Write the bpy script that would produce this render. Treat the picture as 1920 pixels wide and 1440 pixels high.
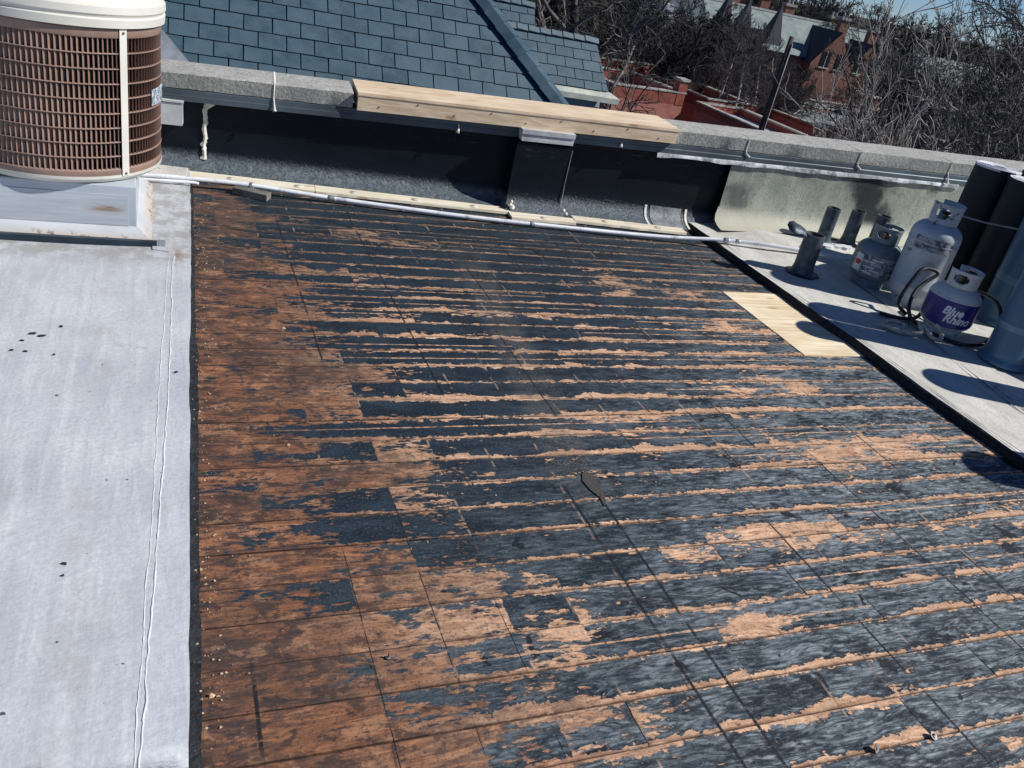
import bpy, math, random
from mathutils import Vector, Matrix
import numpy as np

R_ = math.radians
scene = bpy.context.scene
for o in list(bpy.data.objects):
    bpy.data.objects.remove(o)

# ------------------------------------------------------------------ camera
cam_d = bpy.data.cameras.new('camera')
cam_d.sensor_width = 36.0
cam_d.lens = 36.0 * 1576.0 / 1920.0
cam_d.clip_start = 0.05
cam_d.clip_end = 3000
cam = bpy.data.objects.new('camera', cam_d)
scene.collection.objects.link(cam)
cam.matrix_world = Matrix.Translation((0, 0, 1.5)) @ Matrix.Rotation(-0.4536, 4, 'Z') @ Matrix.Rotation(1.08773, 4, 'X') @ Matrix.Rotation(0.2188, 4, 'Z')
scene.camera = cam

# ------------------------------------------------------------------ light
SUN_EL = R_(41.0)
SUN_H = Vector((0.91, -0.415, 0)).normalized()
sun_dir = Vector((SUN_H.x * math.cos(SUN_EL), SUN_H.y * math.cos(SUN_EL), math.sin(SUN_EL)))
world = bpy.data.worlds.new('World')
scene.world = world
world.use_nodes = True
wn = world.node_tree.nodes
wl = world.node_tree.links
sky = wn.new('ShaderNodeTexSky')
sky.sky_type = 'NISHITA'
sky.sun_disc = False
sky.sun_elevation = SUN_EL
sky.sun_rotation = math.atan2(SUN_H.x, SUN_H.y)
sky.air_density = 0.65
sky.dust_density = 0.0
sky.ozone_density = 3.0
tint = wn.new('ShaderNodeMix')
tint.data_type = 'RGBA'
tint.blend_type = 'MULTIPLY'
tint.inputs[0].default_value = 1.0
tint.inputs[7].default_value = (0.74, 0.94, 1.24, 1)
wl.new(sky.outputs[0], tint.inputs[6])
wl.new(tint.outputs[2], wn['Background'].inputs[0])
wn['Background'].inputs[1].default_value = 0.062
sun_d = bpy.data.lights.new('sun', 'SUN')
sun_d.energy = 5.0
sun_d.angle = R_(0.5)
sun_d.color = (1.0, 0.97, 0.93)
sun = bpy.data.objects.new('sun', sun_d)
scene.collection.objects.link(sun)
sun.rotation_euler = sun_dir.to_track_quat('Z', 'Y').to_euler()
sun.location = (6, -6, 12)
scene.cycles.max_bounces = 4
scene.cycles.diffuse_bounces = 3
scene.cycles.glossy_bounces = 2
scene.view_settings.view_transform = 'Standard'
scene.view_settings.look = 'None'
scene.view_settings.gamma = 1.0
scene.view_settings.exposure = 0.0
scene.view_settings.use_curve_mapping = False

# ------------------------------------------------------------------ helpers
COL = scene.collection
rnd = random.Random(7)


def link(name, me, mat=None, parent=None, smooth=False):
    o = bpy.data.objects.new(name, me)
    COL.objects.link(o)
    if mat is not None and len(me.materials) == 0:
        me.materials.append(mat)
    if parent is not None:
        o.parent = parent
    if smooth:
        me.polygons.foreach_set('use_smooth', [True] * len(me.polygons))
    return o


def tag(o, label, cat, group=None, kind=None):
    o['label'] = label
    o['category'] = cat
    if group:
        o['group'] = group
    if kind:
        o['kind'] = kind
    return o


def thing(name, label, cat, loc=(0, 0, 0), rotz=0.0, group=None):
    o = bpy.data.objects.new(name, None)
    o.empty_display_size = 0.1
    COL.objects.link(o)
    o.location = loc
    o.rotation_euler = (0, 0, rotz)
    return tag(o, label, cat, group)


def struct(o, label=None):
    o['kind'] = 'structure'
    if label:
        o['label'] = label
        o['category'] = 'roof' if 'roof' in o.name else 'ground'
    return o


class MB:
    def __init__(s):
        s.v = []
        s.f = []

    def add(s, vs, fs):
        b = len(s.v)
        s.v.extend([tuple(p) for p in vs])
        s.f.extend([tuple(b + i for i in f) for f in fs])

    def box(s, x0, x1, y0, y1, z0, z1, bev=0.0):
        if bev <= 0:
            v = [(x0, y0, z0), (x1, y0, z0), (x1, y1, z0), (x0, y1, z0), (x0, y0, z1), (x1, y0, z1), (x1, y1, z1), (x0, y1, z1)]
            f = [(0, 3, 2, 1), (4, 5, 6, 7), (0, 1, 5, 4), (1, 2, 6, 5), (2, 3, 7, 6), (3, 0, 4, 7)]
            s.add(v, f)
        else:
            b = bev
            v = []
            for (z, i) in ((z0, 0), (z1 - b, 0), (z1, b)):
                v += [(x0 + i, y0 + i, z), (x1 - i, y0 + i, z), (x1 - i, y1 - i, z), (x0 + i, y1 - i, z)]
            f = [(0, 3, 2, 1), (8, 9, 10, 11)]
            for k in (0, 4):
                for i in range(4):
                    j = (i + 1) % 4
                    f.append((k + i, k + j, k + 4 + j, k + 4 + i))
            s.add(v, f)
        return s

    def prism(s, poly, z0, z1):
        n = len(poly)
        v = [(p[0], p[1], z0) for p in poly] + [(p[0], p[1], z1) for p in poly]
        f = [tuple(range(n - 1, -1, -1)), tuple(range(n, 2 * n))]
        for i in range(n):
            j = (i + 1) % n
            f.append((i, j, n + j, n + i))
        s.add(v, f)
        return s

    def lathe(s, prof, n=24, c=(0, 0, 0), a0=0.0, a1=2 * math.pi, cap0=False, cap1=False):
        full = abs(a1 - a0 - 2 * math.pi) < 1e-6
        m = n if full else n + 1
        v = []
        for (r, z) in prof:
            for i in range(m):
                a = a0 + (a1 - a0) * i / n
                v.append((c[0] + r * math.cos(a), c[1] + r * math.sin(a), c[2] + z))
        f = []
        for k in range(len(prof) - 1):
            for i in range(n):
                j = (i + 1) % m
                f.append((k * m + i, k * m + j, (k + 1) * m + j, (k + 1) * m + i))
        if cap0:
            f.append(tuple(range(m - 1, -1, -1)))
        if cap1:
            f.append(tuple((len(prof) - 1) * m + i for i in range(m)))
        s.add(v, f)
        return s

    def tube(s, pts, rad, n=8, caps=True):
        pts = [Vector(p) for p in pts]
        if not hasattr(rad, '__len__'):
            rad = [rad] * len(pts)
        v = []
        up = Vector((0, 0, 1))
        prev = None
        for i, p in enumerate(pts):
            t = (pts[min(i + 1, len(pts) - 1)] - pts[max(i - 1, 0)])
            if t.length < 1e-9:
                t = Vector((0, 0, 1))
            t.normalize()
            if prev is None:
                a = t.cross(up)
                if a.length < 0.05:
                    a = t.cross(Vector((1, 0, 0)))
            else:
                a = prev - t * prev.dot(t)
            a.normalize()
            prev = a
            b = t.cross(a)
            for k in range(n):
                g = 2 * math.pi * k / n
                v.append(p + a * (rad[i] * math.cos(g)) + b * (rad[i] * math.sin(g)))
        f = []
        for i in range(len(pts) - 1):
            for k in range(n):
                j = (k + 1) % n
                f.append((i * n + k, i * n + j, (i + 1) * n + j, (i + 1) * n + k))
        if caps:
            f.append(tuple(range(n - 1, -1, -1)))
            f.append(tuple((len(pts) - 1) * n + k for k in range(n)))
        s.add(v, f)
        return s

    def grid(s, fn, nu, nv):
        v = [fn(i / nu, j / nv) for j in range(nv + 1) for i in range(nu + 1)]
        f = [(j * (nu + 1) + i, j * (nu + 1) + i + 1, (j + 1) * (nu + 1) + i + 1, (j + 1) * (nu + 1) + i) for j in range(nv) for i in range(nu)]
        s.add(v, f)
        return s

    def mesh(s, name):
        me = bpy.data.meshes.new(name)
        me.from_pydata(s.v, [], s.f)
        me.update()
        return me

    def build(s, name, mat, parent=None, smooth=False, auto=None):
        o = link(name, s.mesh(name), mat, parent, smooth)
        if auto is not None:
            me = o.data
            me.polygons.foreach_set('use_smooth', [True] * len(me.polygons))
            me.set_sharp_from_angle(angle=R_(auto))
        return o


def spline(pts, n=8):
    pts = [Vector(p) for p in pts]
    out = []
    for i in range(len(pts) - 1):
        p0 = pts[max(i - 1, 0)]
        p1 = pts[i]
        p2 = pts[i + 1]
        p3 = pts[min(i + 2, len(pts) - 1)]
        for k in range(n):
            t = k / n
            out.append(0.5 * ((2 * p1) + (p2 - p0) * t + (2 * p0 - 5 * p1 + 4 * p2 - p3) * t * t + (-p0 + 3 * p1 - 3 * p2 + p3) * t ** 3))
    out.append(pts[-1])
    return out


# ------------------------------------------------------------------ node helper
class NT:
    def __init__(s, name):
        s.mat = bpy.data.materials.new(name)
        s.mat.use_nodes = True
        s.t = s.mat.node_tree
        s.n = s.t.nodes
        s.l = s.t.links
        s.bsdf = s.n['Principled BSDF']
        s._pos = None

    def set(s, node, i, val):
        if val is None:
            return
        if isinstance(val, bpy.types.NodeSocket):
            s.l.new(val, node.inputs[i])
        else:
            if isinstance(val, (tuple, list)) and len(val) == 3 and node.inputs[i].type == 'RGBA':
                val = (*val, 1)
            node.inputs[i].default_value = val

    def m(s, op, a, b=None, c=None, clamp=False):
        n = s.n.new('ShaderNodeMath')
        n.operation = op
        n.use_clamp = clamp
        s.set(n, 0, a)
        s.set(n, 1, b)
        if c is not None:
            s.set(n, 2, c)
        return n.outputs[0]

    def pos(s):
        if s._pos is None:
            g = s.n.new('ShaderNodeNewGeometry')
            s._pos = g.outputs['Position']
        return s._pos

    def obj(s):
        return s.n.new('ShaderNodeTexCoord').outputs['Object']

    def uv(s):
        return s.n.new('ShaderNodeTexCoord').outputs['UV']

    def sep(s, v):
        n = s.n.new('ShaderNodeSeparateXYZ')
        s.set(n, 0, v)
        return n.outputs

    def comb(s, x, y, z):
        n = s.n.new('ShaderNodeCombineXYZ')
        s.set(n, 0, x)
        s.set(n, 1, y)
        s.set(n, 2, z)
        return n.outputs[0]

    def vmul(s, v, k):
        n = s.n.new('ShaderNodeVectorMath')
        n.operation = 'MULTIPLY'
        s.set(n, 0, v)
        n.inputs[1].default_value = k
        return n.outputs[0]

    def vadd(s, v, k):
        n = s.n.new('ShaderNodeVectorMath')
        n.operation = 'ADD'
        s.set(n, 0, v)
        s.set(n, 1, k)
        return n.outputs[0]

    def noise(s, v, scale=5.0, detail=4.0, rough=0.55, dist=0.0, color=False):
        n = s.n.new('ShaderNodeTexNoise')
        s.set(n, 'Vector', v)
        n.inputs['Scale'].default_value = scale
        n.inputs['Detail'].default_value = detail
        n.inputs['Roughness'].default_value = rough
        n.inputs['Distortion'].default_value = dist
        return n.outputs[1 if color else 0]

    def voro(s, v, scale=5.0, feature='F1', out=0):
        n = s.n.new('ShaderNodeTexVoronoi')
        n.feature = feature
        s.set(n, 'Vector', v)
        n.inputs['Scale'].default_value = scale
        return n.outputs[out]

    def ss(s, x, a, b, lo=0.0, hi=1.0):
        n = s.n.new('ShaderNodeMapRange')
        n.interpolation_type = 'SMOOTHSTEP'
        s.set(n, 0, x)
        s.set(n, 1, a)
        s.set(n, 2, b)
        n.inputs[3].default_value = lo
        n.inputs[4].default_value = hi
        return n.outputs[0]

    def mix(s, f, a, b, mode='MIX'):
        n = s.n.new('ShaderNodeMix')
        n.data_type = 'RGBA'
        n.blend_type = mode
        s.set(n, 0, f)
        s.set(n, 6, a)
        s.set(n, 7, b)
        return n.outputs[2]

    def white(s, v):
        n = s.n.new('ShaderNodeTexWhiteNoise')
        n.noise_dimensions = '3D'
        s.set(n, 'Vector', v)
        return n.outputs[0]

    def rand(s):
        return s.n.new('ShaderNodeObjectInfo').outputs['Random']

    def bump(s, h, strength=0.5, dist=0.01, normal=None):
        n = s.n.new('ShaderNodeBump')
        n.inputs['Strength'].default_value = strength
        n.inputs['Distance'].default_value = dist
        s.set(n, 'Height', h)
        if normal is not None:
            s.set(n, 'Normal', normal)
        return n.outputs[0]

    def out(s, color=None, rough=None, metal=None, normal=None, spec=None):
        b = s.bsdf
        s.set(b, 'Base Color', color)
        s.set(b, 'Roughness', rough)
        s.set(b, 'Metallic', metal)
        s.set(b, 'Normal', normal)
        if spec is not None:
            s.set(b, 'Specular IOR Level', spec)
        return s.mat


def plain(name, col, rough=0.6, metal=0.0, var=0.15, scale=8.0, bump=0.0, bscale=40.0, spec=None, grime=None, gscale=3.0, glo=0.55, ghi=0.7):
    t = NT(name)
    p = t.obj()
    n = t.noise(p, scale, 5, 0.6)
    dark = tuple(c * (1 - var * 1.6) for c in col)
    lite = tuple(min(1, c * (1 + var)) for c in col)
    c = t.mix(t.ss(n, 0.3, 0.7), dark, lite)
    if grime is not None:
        g = t.noise(t.vadd(p, (3.1, 7.7, 1.3)), gscale, 6, 0.65)
        c = t.mix(t.ss(g, glo, ghi), c, grime)
    nm = None
    if bump > 0:
        nm = t.bump(t.noise(p, bscale, 4, 0.6), bump, 0.01)
    return t.out(c, rough, metal, nm, spec)


M = {}


# deck planks -------------------------------------------------------
def deck_material():
    t = NT('scraped_plank')
    P = t.pos()
    X, Y, Z = t.sep(P)
    uv = t.sep(t.uv())
    V = uv[1]
    r = t.rand()
    off = t.comb(t.m('MULTIPLY', r, 37.0), t.m('MULTIPLY', r, 11.0), 0.0)
    Pr = t.vadd(P, off)
    # noises
    big = t.noise(t.vmul(P, (1.0, 1.3, 1)), 1.6, 3, 0.5)
    mid = t.noise(t.vmul(Pr, (1.0, 2.6, 1)), 5.0, 5, 0.62, 0.3)
    fine = t.noise(t.vmul(Pr, (1.0, 3.2, 1)), 22.0, 5, 0.65, 0.4)
    fine2 = t.noise(t.vmul(P, (1.0, 1.8, 1)), 60.0, 4, 0.65, 0.2)
    # grain
    gd = t.noise(t.vmul(Pr, (1.0, 5.0, 1)), 2.2, 2, 0.5)
    gvec = t.comb(t.m('MULTIPLY', X, 1.6), t.m('ADD', t.m('MULTIPLY', Y, 46.0), t.m('MULTIPLY', gd, 10.0)), t.m('MULTIPLY', r, 19.0))
    grain = t.noise(gvec, 2.6, 4, 0.65)
    ring = t.m('SINE', t.m('MULTIPLY', t.m('ADD', t.m('MULTIPLY', gd, 1.0), t.m('MULTIPLY', Y, 1.6)), 130.0))
    # zone: tar to the right of a wavy line
    xb = t.m('ADD', 0.66, t.m('MULTIPLY', t.m('SUBTRACT', big, 0.5), 1.1))
    xb = t.m('ADD', xb, t.ss(Y, 1.6, 0.9, 0, 0.22))
    T = t.ss(X, t.m('SUBTRACT', xb, 0.62), t.m('ADD', xb, 0.50))
    cell = t.white(t.comb(t.m('FLOOR', t.m('DIVIDE', t.m('ADD', t.m('SUBTRACT', X, 0.263), t.m('MULTIPLY', t.m('SUBTRACT', fine, 0.5), 0.025)), 0.1845)), t.m('MULTIPLY', r, 613.0), 3.0))
    # far rows: dark all over
    far = t.ss(Y, 2.9, 4.2)
    # edges scraped bare: near edge (V=0) wider
    ewn = t.noise(t.comb(t.m('MULTIPLY', X, 1.0), t.m('MULTIPLY', r, 50.0), 0.0), 3.4, 5, 0.7)
    pl = t.m('FRACT', t.m('MULTIPLY', r, 7.31))
    w0 = t.m('MULTIPLY', t.m('MAXIMUM', t.m('SUBTRACT', ewn, 0.34), 0.0), t.m('ADD', t.m('MULTIPLY', pl, 1.35), 0.25))
    w1 = t.m('MULTIPLY', t.m('MAXIMUM', t.m('SUBTRACT', ewn, 0.40), 0.0), t.m('ADD', t.m('MULTIPLY', t.m('FRACT', t.m('MULTIPLY', r, 13.7)), 0.9), 0.0))
    gate2 = t.ss(t.noise(t.vadd(t.vmul(P, (1.0, 2.2, 1)), (9.0, 3.0, 0.0)), 2.4, 4, 0.65), 0.36, 0.58, 0.12, 1.05)
    w0 = t.m('MULTIPLY', w0, t.m('MULTIPLY', gate2, t.m('SUBTRACT', 1.0, t.m('MULTIPLY', far, 0.45))))
    w0 = t.m('ADD', w0, 0.010)
    spike = t.noise(t.vmul(Pr, (1.0, 0.35, 1)), 42.0, 4, 0.7, 0.3)
    jag = t.m('ADD', t.m('MULTIPLY', t.m('SUBTRACT', fine, 0.5), 0.42), t.m('MULTIPLY', t.m('SUBTRACT', spike, 0.5), 0.30))
    e0 = t.ss(t.m('SUBTRACT', t.m('ADD', V, jag), w0), -0.012, 0.012)
    e1 = t.ss(t.m('SUBTRACT', t.m('ADD', t.m('SUBTRACT', 1.0, V), jag), w1), -0.012, 0.012)
    crk = t.m('ADD', t.m('ABSOLUTE', t.m('SUBTRACT', V, t.m('ADD', 0.35, t.m('MULTIPLY', pl, 0.35)))), t.m('MULTIPLY', jag, 0.35))
    crk = t.m('MAXIMUM', t.ss(crk, 0.012, 0.030), t.ss(t.m('FRACT', t.m('MULTIPLY', r, 29.3)), 0.66, 0.64))
    edge_ok = t.m('MULTIPLY', t.m('MULTIPLY', e0, e1), crk)
    # whole-plank bare patches: bands of boards at some y
    bandn = t.noise(t.comb(t.m('MULTIPLY', X, 0.55), t.m('MULTIPLY', Y, 2.2), 4.2), 1.5, 2, 0.5)
    bare = t.ss(bandn, 0.56, 0.70)
    patch1 = t.m('MULTIPLY', t.ss(t.m('ABSOLUTE', t.m('SUBTRACT', Y, 3.62)), 0.30, 0.10), t.m('MULTIPLY', t.ss(X, 1.75, 2.2), t.ss(X, 3.3, 2.7)))
    patch2 = t.m('MULTIPLY', t.ss(t.m('ABSOLUTE', t.m('SUBTRACT', Y, 2.02)), 0.2, 0.05), t.ss(X, 1.6, 2.3))
    patch3 = t.m('MULTIPLY', t.ss(t.m('ABSOLUTE', t.m('SUBTRACT', Y, 1.60)), 0.10, 0.04), t.ss(X, 1.1, 1.5))
    bare = t.m('MAXIMUM', bare, t.m('MULTIPLY', t.m('MAXIMUM', patch1, t.m('MAXIMUM', patch2, patch3)), 0.75))
    sc = t.m('ADD', t.m('MULTIPLY', t.m('SUBTRACT', mid, 0.5), 1.7), t.m('MULTIPLY', t.m('SUBTRACT', fine, 0.5), 1.35))
    lvl = t.m('ADD', t.m('MULTIPLY', T, 0.95), t.m('MULTIPLY', far, 0.30))
    lvl = t.m('SUBTRACT', lvl, t.m('MULTIPLY', bare, 0.62))
    lvl = t.m('ADD', lvl, t.m('MULTIPLY', t.m('SUBTRACT', cell, 0.5), 0.52))
    lvl = t.m('ADD', t.m('SUBTRACT', lvl, 0.40), sc)
    tar = t.m('MULTIPLY', t.ss(lvl, -0.03, 0.05), edge_ok)
    # soft staining on the brown side
    st = t.m('ADD', t.m('MULTIPLY', mid, 0.6), t.m('MULTIPLY', fine, 0.55))
    stain = t.ss(t.m('ADD', st, t.m('MULTIPLY', t.m('SUBTRACT', big, 0.5), 0.5)), 0.47, 0.70)
    spots = t.ss(t.noise(t.vmul(P, (1, 1.5, 1)), 38.0, 2, 0.5), 0.66, 0.71)
    # colours
    brown = t.mix(t.ss(grain, 0.3, 0.75), (0.150, 0.062, 0.032), (0.41, 0.182, 0.088))
    tan = t.mix(t.ss(grain, 0.3, 0.72), (0.56, 0.305, 0.175), (0.94, 0.62, 0.40))
    wz = t.ss(t.m('ADD', X, t.m('ADD', t.m('MULTIPLY', mid, 0.9), t.m('MULTIPLY', t.m('SUBTRACT', r, 0.5), 0.3))), 0.72, 1.50)
    wood = t.mix(wz, brown, tan)
    wood = t.mix(t.m('MULTIPLY', t.ss(r, 0.2, 0.9), t.m('SUBTRACT', 0.45, t.m('MULTIPLY', wz, 0.40))), wood, (0.10, 0.046, 0.028), 'MIX')
    dirt = t.mix(0.5, (0.045, 0.032, 0.028), (0.028, 0.034, 0.042))
    wood = t.mix(t.m('MULTIPLY', stain, t.m('SUBTRACT', 0.86, t.m('MULTIPLY', wz, 0.62))), wood, dirt)
    wood = t.mix(t.m('MULTIPLY', spots, 0.75), wood, (0.03, 0.028, 0.03))
    wood = t.mix(t.m('MULTIPLY', t.ss(fine2, 0.56, 0.66), 0.5), wood, (0.10, 0.06, 0.042))
    wood = t.mix(t.m('MULTIPLY', far, t.ss(mid, 0.30, 0.62, 0.40, 0.88)), wood, (0.085, 0.058, 0.046))
    bl1 = t.noise(t.vmul(Pr, (1.0, 1.5, 1)), 11.0, 6, 0.72)
    bl2 = t.noise(t.vadd(t.vmul(Pr, (1.0, 1.7, 1)), (5.0, 2.0, 0)), 8.0, 6, 0.7)
    inv = t.m('SUBTRACT', 1.0, t.m('MULTIPLY', wz, 0.75))
    wood = t.mix(t.m('MULTIPLY', t.ss(bl2, 0.53, 0.60), t.m('MULTIPLY', inv, 0.42)), wood, t.mix(grain, (0.36, 0.170, 0.088), (0.66, 0.36, 0.20)))
    wood = t.mix(t.m('MULTIPLY', t.ss(bl1, 0.525, 0.575), t.m('MULTIPLY', inv, 0.78)), wood, (0.036, 0.028, 0.028))
    wood = t.mix(t.m('MULTIPLY', t.ss(t.noise(t.vmul(P, (1, 1.4, 1)), 75.0, 3, 0.6), 0.58, 0.64), t.m('MULTIPLY', inv, 0.6)), wood, (0.04, 0.03, 0.028))
    vedge = t.m('MINIMUM', V, t.m('SUBTRACT', 1.0, V))
    wood = t.mix(t.m('MULTIPLY', t.ss(vedge, 0.045, 0.0), t.ss(fine, 0.35, 0.6, 0.2, 0.75)), wood, (0.055, 0.034, 0.026))
    dusty = t.m('MULTIPLY', t.ss(ring, 0.2, 0.95), 0.3)
    wear = t.m('MULTIPLY', t.ss(t.m('ADD', X, t.m('MULTIPLY', Y, -0.9)), -1.3, 0.9), t.ss(t.m('ADD', fine, t.m('MULTIPLY', t.m('SUBTRACT', mid, 0.5), 0.8)), 0.34, 0.64))
    wear = t.m('MULTIPLY', wear, t.m('ADD', t.ss(grain, 0.34, 0.60, 0.25, 1.0), t.m('MULTIPLY', dusty, -1.1)))
    wn_ = t.noise(t.vmul(Pr, (1.0, 6.0, 1)), 16.0, 5, 0.72, 0.25)
    wear = t.m('MULTIPLY', wear, t.m('MULTIPLY', t.ss(wn_, 0.34, 0.60, 0.15, 1.15), t.ss(t.m('SUBTRACT', t.m('ADD', V, jag), w0), 0.0, 0.13)))
    tarc = t.mix(t.ss(mid, 0.35, 0.65), (0.009, 0.016, 0.024), (0.022, 0.037, 0.051))
    tarc = t.mix(t.m('MULTIPLY', wear, 0.92), tarc, (0.36, 0.405, 0.425))
    blot = t.ss(t.noise(t.vmul(P, (1, 1.3, 1)), 7.5, 3, 0.5, 0.6), 0.655, 0.675)
    tarc = t.mix(blot, tarc, (0.012, 0.014, 0.018))
    grit = t.noise(P, 150.0, 3, 0.7)
    tarc = t.mix(t.ss(grit, 0.54, 0.70, 0, 0.35), tarc, (0.16, 0.19, 0.21))
    tarc = t.mix(t.ss(grit, 0.46, 0.32, 0, 0.5), tarc, (0.004, 0.006, 0.009))
    wood = t.mix(t.ss(grit, 0.47, 0.33, 0, 0.45), wood, (0.07, 0.04, 0.028))
    col = t.mix(tar, wood, tarc)
    # dark fringe round the tar where it was scraped
    fringe = t.m('MULTIPLY', t.ss(lvl, -0.22, 0.0), t.ss(lvl, 0.02, -0.01))
    col = t.mix(t.m('MULTIPLY', fringe, t.ss(fine2, 0.48, 0.6, 0, 0.55)), col, (0.05, 0.035, 0.03))
    # speckled granule band left by an old lap
    sx = t.m('SUBTRACT', X, t.m('ADD', t.m('MULTIPLY', t.m('SUBTRACT', Y, 2.0), 0.115), 1.275))
    band = t.m('MULTIPLY', t.ss(t.m('ABSOLUTE', sx), 0.115, 0.05), t.m('MULTIPLY', t.ss(Y, 1.75, 2.1), t.ss(Y, 4.3, 3.5)))
    gran = t.noise(P, 260.0, 2, 0.6)
    band = t.m('MULTIPLY', band, t.ss(t.m('ADD', t.m('MULTIPLY', gran, 0.8), t.m('MULTIPLY', mid, 0.6)), 0.58, 0.8))
    col = t.mix(t.m('MULTIPLY', band, 0.5), col, t.mix(t.ss(gran, 0.45, 0.65), (0.045, 0.045, 0.045), (0.22, 0.20, 0.175)))
    # nail rows: faint scored lines every joist
    wob = t.m('MULTIPLY', t.m('SUBTRACT', t.noise(t.vmul(P, (1, 1, 1)), 3.0, 3), 0.5), 0.03)
    jx = t.m('ABSOLUTE', t.m('SUBTRACT', t.m('FRACT', t.m('ADD', t.m('DIVIDE', t.m('SUBTRACT', t.m('ADD', X, wob), 0.263), 0.1845), 0.5)), 0.5))
    gate = t.ss(t.noise(t.vmul(Pr, (5, 9, 1)), 1.0, 3), 0.52, 0.62)
    jl = t.m('MULTIPLY', t.ss(jx, 0.026, 0.008), gate)
    col = t.mix(t.m('MULTIPLY', jl, 0.6), col, t.mix(t.m('MULTIPLY', tar, t.ss(big, 0.42, 0.52)), (0.035, 0.028, 0.028), (0.55, 0.36, 0.24)))
    # saw kerfs
    k = None
    for (x0, a, b, w) in KERFS:
        wv = t.m('ABSOLUTE', t.m('SUBTRACT', t.m('ADD', X, t.m('MULTIPLY', wob, 0.25)), x0))
        line = t.m('MULTIPLY', t.ss(wv, w * 0.72, w * 0.38), t.m('MULTIPLY', t.ss(Y, a - 0.03, a + 0.03), t.ss(Y, b + 0.03, b - 0.03)))
        k = line if k is None else t.m('MAXIMUM', k, line)
    k = t.m('MULTIPLY', k, t.m('MULTIPLY', t.ss(fine2, 0.34, 0.48, 0.25, 1.0), t.ss(t.noise(t.vmul(P, (1, 3, 1)), 2.2, 2), 0.36, 0.48, 0.2, 1.0)))
    col = t.mix(k, col, (0.012, 0.012, 0.015))
    rough = t.mix(tar, (0.82, 0.82, 0.82), (0.58, 0.58, 0.58))
    h = t.m('ADD', t.m('MULTIPLY', grain, 0.45), t.m('MULTIPLY', fine2, 0.45))
    h = t.m('ADD', h, t.m('MULTIPLY', fine, 0.9))
    nm = t.bump(h, 0.8, 0.0022)
    return t.out(col, rough, 0.0, nm, 0.35)


KERFS = [(1.296, 0.3, 1.98, 0.0085), (1.197, 0.3, 1.92, 0.008), (1.832, 0.75, 1.80, 0.0075), (2.291, 0.9, 2.05, 0.007), (0.955, 2.5, 4.45, 0.0075),
         (0.56, 2.75, 4.25, 0.0065), (1.43, 3.35, 3.75, 0.007), (0.187, 1.12, 1.36, 0.008), (1.345, 2.35, 3.05, 0.006), (1.63, 2.55, 2.9, 0.005),
         (2.07, 2.05, 2.45, 0.006), (2.62, 1.9, 2.5, 0.006), (2.44, 3.55, 4.05, 0.006), (1.74, 3.75, 4.3, 0.006), (2.47, 0.9, 1.45, 0.007), (3.02, 1.55, 2.3, 0.005),
         (0.63, 0.9, 1.9, 0.0026), (0.45, 0.9, 1.7, 0.0026), (0.80, 1.0, 1.5, 0.0026)]


def new_wood(name, a, b, along='x'):
    t = NT(name)
    P = t.obj()
    r = t.rand()
    v = t.vmul(P, (1.2, 30, 30)) if along == 'x' else t.vmul(P, (30, 1.2, 30))
    v = t.vadd(v, t.comb(t.m('MULTIPLY', r, 31.0), t.m('MULTIPLY', r, 17.0), 0.0))
    g = t.noise(v, 1.6, 4, 0.6, 0.8)
    big = t.noise(P, 4.0, 2)
    c = t.mix(t.ss(t.m('ADD', g, t.m('MULTIPLY', t.m('SUBTRACT', big, 0.5), 0.5)), 0.32, 0.68), a, b)
    kn = t.voro(t.vmul(P, (3.2, 11.0, 11.0)), 1.0)
    c = t.mix(t.ss(kn, 0.16, 0.08, 0, 0.6), c, (0.33, 0.15, 0.06))
    return t.out(c, 0.72, 0, t.bump(g, 0.25, 0.003), 0.3)


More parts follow.
